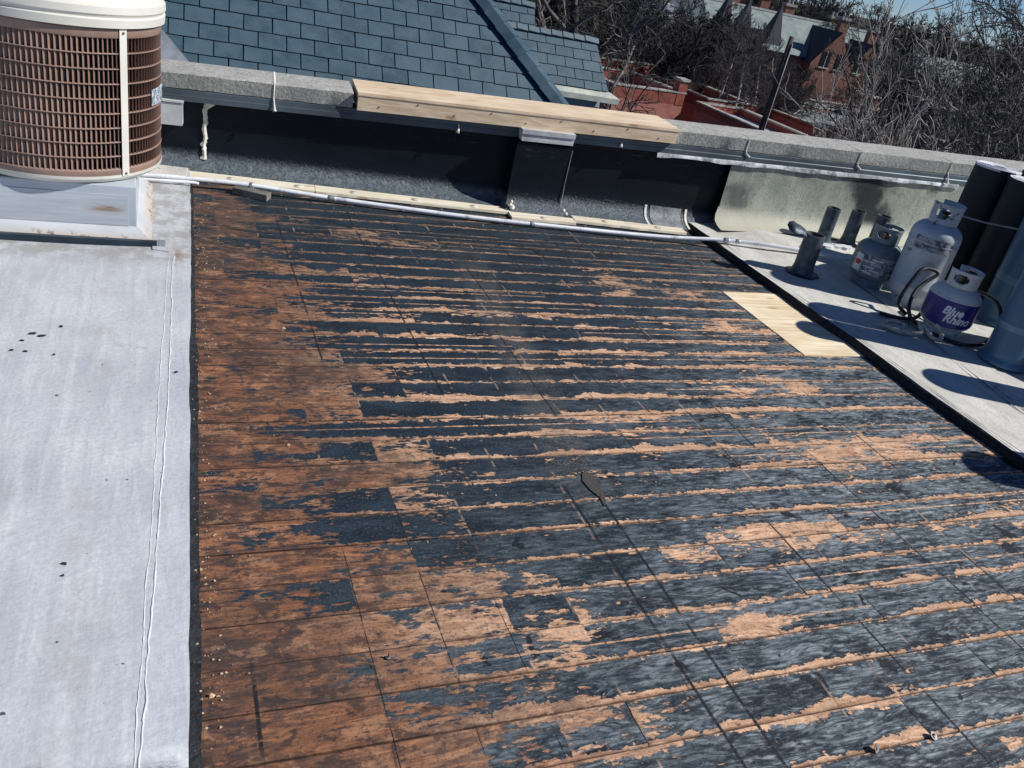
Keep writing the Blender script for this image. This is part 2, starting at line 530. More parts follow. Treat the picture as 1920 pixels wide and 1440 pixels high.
def coated_material():
    t = NT('aluminium_coating')
    P = t.pos()
    X, Y, Z = t.sep(P)
    n1 = t.noise(P, 2.2, 5, 0.6)
    n2 = t.noise(t.vmul(P, (5.0, 0.6, 1)), 5.0, 4, 0.6)
    n3 = t.noise(P, 85.0, 3, 0.6)
    c = t.mix(t.ss(n1, 0.3, 0.72), (0.47, 0.50, 0.53), (0.63, 0.66, 0.685))
    c = t.mix(t.ss(n2, 0.45, 0.72, 0, 0.55), c, (0.74, 0.76, 0.77))
    ns = t.noise(t.vmul(P, (30.0, 0.7, 1)), 1.6, 4, 0.6)
    c = t.mix(t.ss(ns, 0.5, 0.72, 0, 0.35), c, (0.44, 0.46, 0.48))
    c = t.mix(t.ss(n3, 0.35, 0.65, 0.22, 0.0), c, (0.30, 0.31, 0.33))
    # dirty drain streak and stains
    d1 = t.ss(t.m('ABSOLUTE', t.m('ADD', X, t.m('ADD', 0.175, t.m('MULTIPLY', t.m('SUBTRACT', n1, 0.5), 0.12)))), 0.06, 0.0)
    c = t.mix(t.m('MULTIPLY', d1, t.ss(t.noise(P, 7.0, 4, 0.65), 0.48, 0.68, 0, 0.45)), c, (0.44, 0.40, 0.34))
    st = t.ss(t.noise(t.vadd(P, (4.4, 1.1, 0)), 3.4, 5, 0.7), 0.58, 0.76, 0, 0.4)
    c = t.mix(st, c, (0.42, 0.425, 0.43))
    sp = t.ss(t.noise(P, 34.0, 2), 0.735, 0.76)
    c = t.mix(sp, c, (0.10, 0.10, 0.10))
    up = t.m('MULTIPLY', t.ss(Y, 3.45, 3.62), t.ss(t.noise(P, 9.0, 4, 0.7), 0.42, 0.58, 0.15, 0.8))
    c = t.mix(up, c, (0.34, 0.32, 0.295))
    rust = t.m('MULTIPLY', t.ss(t.m('ABSOLUTE', t.m('SUBTRACT', X, 0.075)), 0.05, 0.0), t.ss(t.m('ABSOLUTE', t.m('SUBTRACT', Y, 3.60)), 0.16, 0.0))
    c = t.mix(t.m('MULTIPLY', rust, t.ss(n2, 0.35, 0.6)), c, (0.27, 0.14, 0.075))
    # hairline cracks
    cr = t.voro(t.vadd(t.vmul(P, (1.0, 0.5, 1)), t.vmul(t.noise(P, 6.0, 3, color=True), (0.25, 0.25, 0))), 2.6, 'DISTANCE_TO_EDGE')
    c = t.mix(t.m('MULTIPLY', t.ss(cr, 0.006, 0.002), t.ss(n1, 0.52, 0.6, 0, 0.35)), c, (0.30, 0.31, 0.32))
    h = t.m('ADD', t.m('MULTIPLY', n3, 0.6), t.m('MULTIPLY', t.noise(t.vmul(P, (1.0, 2.0, 1)), 22.0, 4, 0.6), 1.6))
    h = t.m('ADD', h, t.m('MULTIPLY', n2, 0.9))
    return t.out(c, 0.5, 0.0, t.bump(h, 0.28, 0.006), 0.5)


def felt_material(name, base, lite, dark, green=0.0):
    t = NT(name)
    P = t.pos()
    X, Y, Z = t.sep(P)
    n1 = t.noise(t.vmul(P, (3.0, 0.8, 1.2)), 3.2, 5, 0.62)
    n2 = t.noise(P, 120.0, 3, 0.65)
    n3 = t.noise(t.vmul(P, (4.0, 1.6, 4)), 9.0, 5, 0.7)
    c = t.mix(t.ss(n1, 0.3, 0.7), base, lite)
    c = t.mix(t.ss(n3, 0.50, 0.70, 0, 0.6), c, dark)
    c = t.mix(t.ss(n2, 0.4, 0.66, 0.4, 0.0), c, dark)
    if green > 0:
        # mossy weathering and a soot-dark stain where water ran at the post
        s_ = t.m('ADD', t.m('SUBTRACT', X, 4.60), t.m('MULTIPLY', t.m('SUBTRACT', Z, 0.40), 0.5))
        q = t.noise(P, 6.0, 5, 0.65)
        st = t.m('MULTIPLY', t.ss(t.m('ADD', t.m('ABSOLUTE', s_), t.m('MULTIPLY', t.m('SUBTRACT', q, 0.5), 0.5)), 0.25, 0.06), t.ss(Z, 0.15, 0.22))
        c = t.mix(t.m('MULTIPLY', st, 0.95), c, (0.022, 0.030, 0.035))
        s2 = t.m('MULTIPLY', t.ss(t.m('ADD', t.m('ABSOLUTE', t.m('SUBTRACT', X, 3.58)), t.m('MULTIPLY', t.m('SUBTRACT', q, 0.5), 0.35)), 0.13, 0.02), t.ss(t.m('ABSOLUTE', t.m('SUBTRACT', Z, 0.25)), 0.13, 0.05))
        c = t.mix(t.m('MULTIPLY', s2, 0.7), c, (0.05, 0.065, 0.07))
        top = t.m('MULTIPLY', t.ss(Z, 0.36, 0.50), t.ss(q, 0.42, 0.60, 0, 0.65))
        c = t.mix(top, c, (0.07, 0.075, 0.07))
        toe = t.m('MULTIPLY', t.ss(Z, 0.20, 0.13), 0.75)  # pale toe: sunlight on the foot of the upstand put into the colour
        c = t.mix(toe, c, (0.58, 0.55, 0.45))
    return t.out(c, 0.9, 0, t.bump(t.m('ADD', n2, n3), 0.5, 0.004), 0.2)


def membrane_material():
    t = NT('black_membrane')
    P = t.pos()
    X, Y, Z = t.sep(P)
    wr = t.noise(t.vmul(P, (1.0, 1.0, 1.6)), 34.0, 3, 0.6, 1.2)
    n1 = t.noise(t.vmul(P, (1, 1, 3)), 3.0, 4, 0.6)
    c = t.mix(t.ss(n1, 0.3, 0.75), (0.0035, 0.0062, 0.0115), (0.0065, 0.0105, 0.017))
    cov = t.ss(Z, 0.115, 0.055)
    c = t.mix(t.m('MULTIPLY', cov, t.ss(wr, 0.36, 0.66, 0.5, 1.0)), c, (0.145, 0.175, 0.195))  # paler cove: the sunlit band along it is painted into the colour
    scuff = t.m('MULTIPLY', t.ss(Z, 0.31, 0.36), t.ss(t.noise(t.vmul(P, (2, 2, 18)), 3.0, 4, 0.7), 0.60, 0.68))
    c = t.mix(t.m('MULTIPLY', scuff, 0.25), c, (0.13, 0.15, 0.16))
    rough = t.ss(cov, 0, 1, 0.42, 0.5)
    return t.out(c, rough, 0, t.bump(t.m('ADD', t.m('MULTIPLY', wr, t.ss(Z, 0.15, 0.07, 0.15, 1.0)), t.m('MULTIPLY', n1, 0.4)), 0.8, 0.012), 0.22)


def stone_material():
    t = NT('limestone_coping')
    P = t.obj()
    X, Y, Z = t.sep(P)
    n1 = t.noise(P, 4.0, 5, 0.65)
    n2 = t.noise(P, 60.0, 4, 0.7)
    n3 = t.noise(t.vmul(P, (1, 1, 1)), 22.0, 4, 0.7)
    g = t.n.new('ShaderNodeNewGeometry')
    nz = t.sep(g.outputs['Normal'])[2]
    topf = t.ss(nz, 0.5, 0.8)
    c = t.mix(t.ss(n1, 0.3, 0.7), (0.36, 0.355, 0.318), (0.54, 0.525, 0.465))
    c = t.mix(t.ss(n2, 0.42, 0.62, 0.5, 0.0), c, (0.12, 0.125, 0.125))
    blot = t.ss(n3, 0.50, 0.62)
    c = t.mix(t.m('MULTIPLY', blot, t.m('MULTIPLY', topf, 0.65)), c, (0.13, 0.13, 0.13))
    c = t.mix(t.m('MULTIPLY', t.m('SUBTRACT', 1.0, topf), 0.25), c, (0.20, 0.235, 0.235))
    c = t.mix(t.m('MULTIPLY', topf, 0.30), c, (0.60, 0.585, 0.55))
    return t.out(c, 0.92, 0, t.bump(t.m('ADD', n2, n3), 0.7, 0.006), 0.2)


def brick_material(name, a, b, mortar, scale):
    t = NT(name)
    P = t.obj()
    X, Y, Z = t.sep(P)
    n = t.n.new('ShaderNodeTexBrick')
    v = t.comb(t.m('ADD', X, Y), Z, 0.0)
    t.set(n, 'Vector', v)
    n.inputs['Color1'].default_value = (*a, 1)
    n.inputs['Color2'].default_value = (*b, 1)
    n.inputs['Mortar'].default_value = (*mortar, 1)
    n.inputs['Scale'].default_value = scale
    n.inputs['Mortar Size'].default_value = 0.012
    n.inputs['Brick Width'].default_value = 0.5
    n.inputs['Row Height'].default_value = 0.17
    w = t.noise(P, 1.3, 5, 0.65)
    c = t.mix(t.ss(w, 0.4, 0.75, 0, 0.5), n.outputs[0], tuple(x * 0.45 for x in a))
    return t.out(c, 0.9, 0, None, 0.2)


M['deck'] = deck_material()
M['ply'] = new_wood('new_plywood', (0.66, 0.48, 0.31), (0.86, 0.71, 0.51))
M['pine'] = new_wood('new_pine', (0.66, 0.48, 0.31), (0.84, 0.67, 0.47))
M['infill'] = new_wood('infill_pine', (0.70, 0.54, 0.33), (0.92, 0.80, 0.58))
M['cream'] = new_wood('fibre_nailer', (0.66, 0.59, 0.44), (0.86, 0.80, 0.64))
M['coat'] = coated_material()
M['felt'] = felt_material('weathered_felt', (0.60, 0.58, 0.52), (0.80, 0.78, 0.71), (0.40, 0.385, 0.35))
M['oldfelt'] = felt_material('mossy_felt', (0.36, 0.385, 0.32), (0.54, 0.56, 0.47), (0.17, 0.195, 0.17), 1.0)
M['membrane'] = membrane_material()
M['stone'] = stone_material()
M['drip'] = plain('grey_drip_metal', (0.105, 0.135, 0.155), 0.42, 0.35, 0.2, 3.0)
M['white_metal'] = plain('white_metal', (0.62, 0.64, 0.64), 0.42, 0.0, 0.1, 6.0, grime=(0.35, 0.36, 0.36))
M['galv'] = plain('galvanised', (0.50, 0.53, 0.55), 0.36, 0.55, 0.14, 9.0)
M['caulk'] = plain('caulk', (0.84, 0.80, 0.70), 0.7, 0, 0.12, 20.0, 0.4, 60)
M['whitecoat'] = plain('white_coating', (0.70, 0.72, 0.73), 0.6, 0, 0.18, 9.0, 0.5, 30, grime=(0.25, 0.27, 0.28), gscale=8)
M['patchgrey'] = plain('grey_membrane_patch', (0.20, 0.22, 0.235), 0.6, 0, 0.3, 12.0, 0.8, 30)
M['bandgrey'] = plain('weathered_white_coating', (0.52, 0.55, 0.57), 0.65, 0, 0.3, 9.0, 0.6, 30, grime=(0.14, 0.16, 0.18), gscale=7, glo=0.5, ghi=0.62)
M['tar'] = plain('black_tar', (0.012, 0.014, 0.018), 0.55, 0, 0.4, 30.0, 0.6, 60)
M['felt_edge'] = plain('cut_felt_edge', (0.016, 0.018, 0.022), 0.75, 0, 0.5, 40.0, 0.8, 90, grime=(0.12, 0.10, 0.085), gscale=40, glo=0.62, ghi=0.7)
M['conduit'] = plain('painted_conduit', (0.80, 0.82, 0.84), 0.4, 0.0, 0.08, 12.0, grime=(0.40, 0.42, 0.45), gscale=14)
M['greywood'] = plain('grey_weathered_wood', (0.17, 0.165, 0.14), 0.9, 0, 0.3, 14.0, 0.5, 40)
M['curb'] = plain('painted_curb_metal', (0.50, 0.55, 0.585), 0.42, 0.15, 0.10, 3.0)
M['nail'] = plain('weathered_tin', (0.28, 0.26, 0.24), 0.6, 0.3, 0.3, 80)
M['under'] = plain('dark_underlay', (0.01, 0.009, 0.009), 0.9)


def rust_metal():
    t = NT('rust_edged_flashing')
    P = t.pos()
    X, Y, Z = t.sep(P)
    n = t.noise(P, 26.0, 4, 0.7)
    n2 = t.noise(P, 5.0, 3)
    low = t.ss(Z, 0.075, 0.038)
    c = t.mix(t.ss(n2, 0.3, 0.7), (0.50, 0.52, 0.545), (0.60, 0.615, 0.63))
    c = t.mix(t.m('MULTIPLY', low, t.ss(n2, 0.3, 0.6, 0.4, 0.9)), c, (0.52, 0.42, 0.30))
    rs = t.m('MULTIPLY', low, t.ss(t.m('ADD', n, t.m('MULTIPLY', t.m('SUBTRACT', n2, 0.5), 0.5)), 0.54, 0.64))
    c = t.mix(rs, c, (0.15, 0.052, 0.02))
    return t.out(c, 0.55, 0.1, None, 0.4)


def curb_face():
    t = NT('streaked_curb_panel')
    P = t.pos()
    X, Y, Z = t.sep(P)
    n = t.noise(t.vmul(P, (2.0, 2.0, 40.0)), 2.2, 4, 0.6)
    q = t.noise(P, 6.0, 3)
    c = t.mix(t.ss(n, 0.3, 0.7), (0.46, 0.50, 0.53), (0.58, 0.62, 0.645))
    rg = t.m('MULTIPLY', t.ss(t.m('ABSOLUTE', t.m('ADD', X, 0.20)), 0.11, 0.01), t.ss(t.m('ABSOLUTE', t.m('SUBTRACT', Z, 0.165)), 0.035, 0.0))
    c = t.mix(t.m('MULTIPLY', rg, t.ss(n, 0.45, 0.62)), c, (0.30, 0.17, 0.07))
    c = t.mix(t.ss(n, 0.66, 0.74, 0, 0.5), c, (0.22, 0.25, 0.26))
    return t.out(c, 0.45, 0.1, None, 0.4)


M['skirt'] = rust_metal()
M['curbface'] = curb_face()
M['louver'] = plain('brown_louver_plastic', (0.285, 0.188, 0.148), 0.5, 0, 0.14, 5.0, grime=(0.29, 0.18, 0.145), gscale=6)
M['cap'] = plain('ivory_cap_metal', (0.70, 0.68, 0.60), 0.45, 0, 0.05, 4.0, grime=(0.45, 0.42, 0.36), gscale=22, glo=0.68, ghi=0.75)
M['coil'] = plain('dark_coil', (0.02, 0.02, 0.024), 0.6)
M['screw'] = plain('screw_steel', (0.12, 0.12, 0.12), 0.4, 0.6)
M['slate'] = None


def slate_material():
    t = NT('blue_grey_slate')
    P = t.pos()
    r = t.rand()
    n = t.noise(t.vadd(P, t.comb(t.m('MULTIPLY', r, 40.0), 0.0, 0.0)), 5.0, 5, 0.6)
    n2 = t.noise(P, 45.0, 4, 0.65)
    a = t.mix(r, (0.027, 0.062, 0.088), (0.055, 0.104, 0.138))
    c = t.mix(t.ss(n, 0.3, 0.75), a, (0.064, 0.115, 0.148))
    c = t.mix(t.ss(n2, 0.5, 0.7, 0, 0.3), c, (0.10, 0.14, 0.165))
    return t.out(c, t.ss(n, 0.2, 0.8, 0.44, 0.6), 0, t.bump(t.m('ADD', n, n2), 0.35, 0.004), 0.45)


M['slate'] = slate_material()
M['slate_under'] = plain('slate_shadow_gap', (0.012, 0.018, 0.026), 0.8)

# ------------------------------------------------------------------ setting: ground
GZ = -9.0
t = NT('leaf_litter_ground')
P = t.pos()
n = t.noise(P, 0.12, 5, 0.6)
n2 = t.noise(P, 1.7, 5, 0.7)
c = t.mix(t.ss(n, 0.35, 0.65), (0.060, 0.052, 0.042), (0.052, 0.060, 0.036))
c = t.mix(t.ss(n2, 0.45, 0.7, 0, 0.7), c, (0.115, 0.095, 0.075))
M['ground'] = t.out(c, 0.95, 0, t.bump(n2, 0.5, 0.2), 0.1)
g = MB()
g.grid(lambda u, v: (-900 + 2000 * u, -300 + 2000 * v, GZ), 8, 8)
struct(g.build('ground', M['ground']))
M['paving'] = plain('alley_concrete', (0.46, 0.39, 0.31), 0.9, 0, 0.2, 0.8)
M['asphalt'] = plain('alley_asphalt', (0.06, 0.06, 0.062), 0.9, 0, 0.25, 0.8)
g = MB()
g.box(20, 60, 24.5, 28.5, GZ - 0.1, GZ + 0.012)
struct(g.build('alley', M['asphalt']))
g = MB()
g.box(24, 46, 20.0, 24.4, GZ - 0.1, GZ + 0.016)
struct(g.build('driveway', M['paving']))

# ------------------------------------------------------------------ roof deck with planks
PITCH = 0.1238
g = MB()
g.box(-0.6, 3.5, -2.5, 5.02, -0.30, -0.024)
deck = struct(g.build('roof_deck', M['under']))
deck['label'] = 'stripped timber roof deck of old planks blackened with tar residue'


def plank(x0, x1, y0, y1, mat, dz=0.0, cup=0.0011, name='plank'):
    me_v = []
    nx = 3
    prof = [(0.0, -0.020), (0.0, -0.0018), (0.02, 0.0), (0.28, -cup), (0.72, -cup), (0.98, 0.0), (1.0, -0.0018), (1.0, -0.020)]
    tl = rnd.uniform(-0.0009, 0.0009)
    xs = [x0 + (x1 - x0) * i / nx for i in range(nx + 1)]
    np_ = len(prof)
    bend = [rnd.uniform(-0.0007, 0.0007) for _ in xs]
    for i, x in enumerate(xs):
        for (v, z) in prof:
            me_v.append((x, y0 + (y1 - y0) * v, z + dz + tl * (v - 0.5) * 2 + (bend[i] if z > -0.01 else 0)))
    f = []
    for i in range(nx):
        for k in range(np_ - 1):
            a = i * np_ + k
            f.append((a, a + np_, a + np_ + 1, a + 1))
    f.append(tuple(range(np_)))
    f.append(tuple(nx * np_ + k for k in range(np_ - 1, -1, -1)))
    me = bpy.data.meshes.new(name)
    me.from_pydata(me_v, [], f)
    uvl = me.uv_layers.new(name='UVMap')
    vi = np.zeros(len(me.loops), dtype=np.int32)
    me.loops.foreach_get('vertex_index', vi)
    co = np.array(me_v)
    uvs = np.stack([co[vi, 0], (co[vi, 1] - y0) / (y1 - y0)], axis=1)
    uvl.data.foreach_set('uv', uvs.astype(np.float32).ravel())
    return link(name, me, mat, deck)


row0 = 1.225 - 8 * PITCH
nrow = int((5.0 - row0) / PITCH) + 1
INF = (2.885, 3.275, 2.85, 3.545)     # new pine boards let into the old deck
for k in range(nrow):
    y0 = row0 + k * PITCH
    y1 = y0 + PITCH
    gap = rnd.choice([0.0012, 0.0014, 0.0016, 0.0025])
    ya, yb = y0 + gap, y1 - gap
    yc = (y0 + y1) / 2
    xe = 3.30
    inf = INF[2] < yc < INF[3]
    if inf:
        xe = INF[0]
    cuts = [-0.1]
    js = [0.263 + 0.1845 * j for j in range(1, 16)]
    x = -0.1
    while True:
        x += rnd.uniform(0.9, 2.2)
        c_ = min(js, key=lambda q: abs(q - x))
        if c_ - cuts[-1] > 0.5 and xe - c_ > 0.5:
            cuts.append(c_)
        if x > xe:
            break
    cuts.append(xe)
    for a, b in zip(cuts[:-1], cuts[1:]):
        plank(a + 0.001, b - 0.001, ya, yb, M['deck'], rnd.uniform(-0.0012, 0.0012))
    if inf:
        plank(INF[0] + 0.003, INF[1] + 0.02, ya - gap + 0.0006, yb + gap - 0.0006, M['infill'], 0.0025, 0.0, 'new_plank')['label'] = 'fresh pale pine board let into the old deck'

# ------------------------------------------------------------------ coated roof (left) and felt roof (right)
edge = [(0.165, 4.90), (0.159, 4.576), (0.132, 3.623), (0.111, 2.999), (0.099, 2.767), (0.088, 2.272), (0.071, 1.777), (0.060, 1.417), (0.049, 1.097), (0.035, 0.5), (0.03, -2.5)]


def dense(poly, step=0.06, amp=0.002, rg=random.Random(3)):
    out = []
    for (a, b) in zip(poly[:-1], poly[1:]):
        n = max(1, int(math.hypot(b[0] - a[0], b[1] - a[1]) / step))
        for i in range(n):
            u = i / n
            out.append((a[0] + (b[0] - a[0]) * u + rg.uniform(-amp, amp), a[1] + (b[1] - a[1]) * u))
    out.append(poly[-1])
    return out


de = dense(edge)
nx = 60


def coat_pt(u, v):
    i = min(int(v * (len(de) - 1)), len(de) - 1)
    e = de[i]
    x = -4.0 + (e[0] + 4.0) * (u ** 0.35)
    w = 0.0022 * math.sin(7 * x + 2.1 * e[1]) + 0.002 * math.sin(3.3 * e[1] + 1.0 + 5 * x) + 0.0014 * math.sin(17 * e[1] + 9 * x)
    return (x, e[1], 0.031 + w)


g = MB()
g.grid(coat_pt, nx, len(de) - 1)
n0 = len(g.v)
# downturned edge
rim = [coat_pt(1.0, i / (len(de) - 1)) for i in range(len(de))]
g.add(rim + [(p[0] + 0.0005, p[1], 0.014) for p in rim], [(i, i + 1, len(rim) + i + 1, len(rim) + i) for i in range(len(rim) - 1)])
cr = g.build('coated_roof', M['coat'], smooth=True)
struct(cr)
cr['label'] = 'silver-white coated flat roof beside the planks'
# felt plies showing beneath the coating
lo = [(0.172, 4.85), (0.169, 4.384), (0.126, 2.867), (0.131, 2.766), (0.113, 2.302), (0.096, 1.798), (0.085, 1.432), (0.074, 1.107), (0.06, 0.5), (0.055, -2.5)]
dl = dense(lo, 0.05, 0.0022)
g = MB()
g.prism([(-0.5, 4.85)] + [(-0.5, -2.5)] + list(reversed(dl)), -0.004, 0.0125)
g.build('cut_felt_ply', M['felt_edge'], cr)
# lap seam with two cracked beads
sl = [(0.047, 3.6), (0.04, 3.494), (0.015, 2.824), (-0.003, 2.276), (-0.016, 1.872), (-0.032, 1.432), (-0.047, 1.117), (-0.07, 0.6)]
sr = [(0.066, 3.6), (0.054, 3.496), (0.047, 2.995), (0.023, 2.397), (0.003, 1.87), (-0.019, 1.429), (-0.034, 1.114), (-0.055, 0.6)]
M['bead'] = plain('seam_bead', (0.70, 0.72, 0.735), 0.5, 0, 0.1, 20)
for s_, w in ((sl, 0.0016), (sr, 0.0022)):
    rg = random.Random(len(s_) + int(w * 1e5))
    pts = spline([(p[0], p[1], 0.0325) for p in s_], 26)
    wob = 0.0
    pp = []
    for p in pts:
        wob = wob * 0.85 + rg.uniform(-0.0016, 0.0016)
        xx = p.x + wob
        wz_ = 0.0022 * math.sin(7 * xx + 2.1 * p.y) + 0.002 * math.sin(3.3 * p.y + 1.0 + 5 * xx) + 0.0014 * math.sin(17 * p.y + 9 * xx)
        pp.append((xx, p.y, 0.0308 + wz_))
    g = MB()
    g.tube(pp, [w * rg.uniform(0.55, 1.25) for _ in pp], 6)
    g.build('seam_bead', M['bead'], cr, True)

# felt roof right
fe = [(3.285, 4.95), (3.300, 4.725), (3.300, 4.387), (3.288, 3.9), (3.282, 3.38), (3.290, 2.937), (3.270, 2.362), (3.271, 1.86), (3.27, -2.5)]
dfe = dense(fe, 0.09, 0.0035, random.Random(9))


def felt_pt(u, v):
    i = min(int(v * (len(dfe) - 1)), len(dfe) - 1)
    e = dfe[i]
    x = e[0] + (9.0 - e[0]) * (u ** 2.2)
    w = 0.003 * math.sin(4 * x + 3 * e[1]) + 0.002 * math.sin(9 * e[1] + 2 * x)
    q = min(1.0, max(0.0, (e[1] - 3.75) / 0.55)) * min(1.0, max(0.0, (x - 3.34) / 0.45))
    return (x, e[1], 0.040 + w * min(1, u * 8) + 0.055 * q * q * (3 - 2 * q))


g = MB()
g.grid(felt_pt, 40, len(dfe) - 1)
fr = g.build('felt_roof', M['felt'], smooth=True)
for p in fr.data.polygons:
    pass
struct(fr)
fr['label'] = 'weathered grey felt flat roof beside the planks'
g = MB()
rim = [felt_pt(0, i / (len(dfe) - 1)) for i in range(len(dfe))]
pr = []
rg = random.Random(4)
for (i, p) in enumerate(rim):
    b = rg.uniform(-0.004, 0.006)
    pr.append([(p[0] + 0.004, p[1], 0.0395), (p[0] - 0.010, p[1], 0.034 + b * 0.3), (p[0] - 0.014 - b, p[1], 0.018), (p[0] - 0.022 - b, p[1], 0.003), (p[0] + 0.05, p[1], 0.001)])
v = [q for p in pr for q in p]
f = [(i * 5 + k, i * 5 + k + 1, (i + 1) * 5 + k + 1, (i + 1) * 5 + k) for i in range(len(pr) - 1) for k in range(4)]
g.add(v, f)
g.build('cut_felt_edge', M['felt_edge'], fr, True)
# dark lap lines on the felt roof
M['lapline'] = plain('lap_bitumen', (0.035, 0.036, 0.04), 0.8)
for pts, w in (([(3.90, 4.30), (3.93, 3.6), (3.70, 2.46), (3.655, 2.24), (3.55, 1.2)], 0.006), ([(3.735, 2.458), (3.694, 2.239), (3.64, 1.9), (3.58, 1.2)], 0.005), ([(4.146, 3.704), (4.03, 3.349), (3.80, 3.10)], 0.005), ([(3.335, 4.3), (3.315, 3.4), (3.312, 2.9), (3.292, 2.3), (3.292, 1.8), (3.29, 0.5)], 0.003)):
    g = MB()
    sp = spline([(p[0], p[1], 0) for p in pts], 8)
    v = []
    for i, p in enumerate(sp):
        ww = w * (0.6 + 0.4 * math.sin(i * 1.7))
        zz = 0.047
        v += [(p.x - ww, p.y, zz), (p.x + ww, p.y, zz)]
    f = [(2 * i, 2 * i + 1, 2 * i + 3, 2 * i + 2) for i in range(len(sp) - 1)]
    g.add(v, f)
    g.build('lap_line', M['lapline'], fr)

# ------------------------------------------------------------------ parapet wall in its own frame: s along, o toward the deck, z up
WA = Vector((0.118 * 1.5, 3.259 * 1.5))
WB = Vector((3.221 * 1.5, 2.954 * 1.5))
WU = (WB - WA).normalized()
WN = Vector((WU.y, -WU.x))


def W(s, o, z):
    return (WA.x + WU.x * s + WN.x * o, WA.y + WU.y * s + WN.y * o, z)


def zb(s):
    return 0.437 + 0.0335 * s


def zt(s):
    return 0.523 + 0.0345 * s


wall = thing('parapet_wall', 'low parapet wall in black membrane with weathered stone coping', 'wall')


def wbox(g, s0, s1, o0, o1, za0, za1, zb0=None, zb1=None, n=1):
    """block between s0..s1; bottom za0->za1 along s, top zb0->zb1"""
    v = []
    for i in range(n + 1):
        u = i / n
        s = s0 + (s1 - s0) * u
        lo_ = za0 + (za1 - za0) * u
        hi_ = zb0 + (zb1 - zb0) * u
        v += [W(s, o0, lo_), W(s, o1, lo_), W(s, o1, hi_), W(s, o0, hi_)]
    f = [(0, 1, 2, 3), (4 * n + 3, 4 * n + 2, 4 * n + 1, 4 * n)]
    for i in range(n):
        for k in range(4):
            a = 4 * i + k
            b = 4 * i + (k + 1) % 4
            f.append((a, a + 4, b + 4, b))
    g.add(v, f)


def wstrip(prof_fn, s0, s1, n, name, mat, auto=50, parent=wall):
    g = MB()
    np_ = len(prof_fn(s0))
    v = []
    for i in range(n + 1):
        s = s0 + (s1 - s0) * i / n
        v += [W(s + p[2] if len(p) > 2 else s, p[0], p[1]) for p in prof_fn(s)]
    f = [(i * np_ + k, i * np_ + k + 1, (i + 1) * np_ + k + 1, (i + 1) * np_ + k) for i in range(n) for k in range(np_ - 1)]
    g.add(v, f)
    return g.build(name, mat, parent, auto=auto)


rgm = random.Random(21)
wv = [rgm.uniform(-1, 1) for _ in range(400)]


def wob(s, k=0):
    i = s * 9 + 40 + k * 31
    a = int(math.floor(i))
    u = i - a
    u = u * u * (3 - 2 * u)
    return wv[a % 400] * (1 - u) + wv[(a + 1) % 400] * u


def prof_new(s):
    w = wob(s) * 0.004
    w2 = wob(s, 3) * 0.010
    top = zb(s) - 0.01
    return [(-0.122, top), (-0.118 + w, top * 0.7), (-0.119 - w, 0.2), (-0.117 + w, 0.11), (-0.108 + w, 0.075), (-0.088 + w, 0.047), (-0.058, 0.030 + w * 0.6), (-0.02, 0.020 + w * 0.4), (0.012 + w2, 0.014), (0.013 + w2, 0.004)]


wstrip(prof_new, -1.6, 3.36, 200, 'membrane', M['membrane'])


def prof_old(s):
    w = wob(s, 5) * 0.006
    sh = 0.0
    if s < 3.50:
        pass
    top = zb(s) - 0.035
    k = 0.045
    pts = [(-0.068, top), (-0.066 + w, top * 0.8), (-0.065 - w, 0.33), (-0.062 + w, 0.25), (-0.054 + w, 0.20), (-0.038, 0.160 + w), (-0.01, 0.130 + w * 0.5), (0.03, 0.112), (0.07, 0.104), (0.11 + w * 2, 0.1005)]
    if s < 3.75:
        kk = max(0.0, (3.75 - s) / 0.47)
        pts = [(p[0], p[1] - 0.035 * kk * max(0, min(1, (0.3 - p[1]) / 0.15))) for p in pts]
    # left end runs up at a slant
    if s < 3.30:
        sl_ = 0.10
        return [(p[0], p[1], sl_ * max(0, (p[1] - 0.1)) / 0.35 * (1 if p[1] > 0.1 else 0)) for p in pts]
    return [(p[0], p[1], 0.0) for p in pts]


wstrip(prof_old, 3.28, 7.0, 120, 'old_felt_upstand', M['oldfelt'])['label'] = 'mossy grey-green older felt upstand with a dark soot stain'
# white coating band under the drip edge
wstrip(lambda s: [(-0.064, zb(s) - 0.0575), (-0.054, zb(s) - 0.064 + wob(s, 2) * 0.002), (-0.050, zb(s) - 0.084 + wob(s, 7) * 0.006), (-0.075, zb(s) - 0.086)], 2.76, 5.15, 90, 'coating_band', M['bandgrey'])
# lap seams in the black cove near its right end
for s_, m_ in ((2.80, 'whitecoat'), (3.10, 'caulk')):
    wstrip(lambda s: [(p[0] + 0.0035, p[1] + 0.003) for p in prof_new(s)[3:9]], s_, s_ + 0.016, 3, 'lap_smear', M[m_])
wstrip(lambda s: [(p[0] + 0.003, p[1] + 0.0025) for p in prof_new(s)[3:9]], 2.84, 3.07, 10, 'patch', M['patchgrey'])

# drip edge
wstrip(lambda s: [(-0.075, zb(s) + 0.004), (-0.066, zb(s) - 0.002), (-0.064, zb(s) - 0.028), (-0.061, zb(s) - 0.031), (-0.060, zb(s) - 0.058), (-0.066, zb(s) - 0.060), (-0.10, zb(s) - 0.050)], -1.6, 7.0, 60, 'drip_edge', M['drip'], 30)
# masonry core and the outside face of the building down to the ground
M['own_brick'] = brick_material('own_brick', (0.19, 0.075, 0.05), (0.24, 0.10, 0.065), (0.25, 0.24, 0.22), 2.3)
g = MB()
wbox(g, -9.0, 9.0, -0.37, -0.13, GZ, GZ, zb(-9) + 0.25, zb(9) - 0.26)
g.build('brick_core', M['own_brick'], wall)
# coping stones
joints = [-1.35, -0.46, 0.41, 0.842]
joints2 = [2.868, 3.38, 4.25, 5.02, 5.90, 6.8]


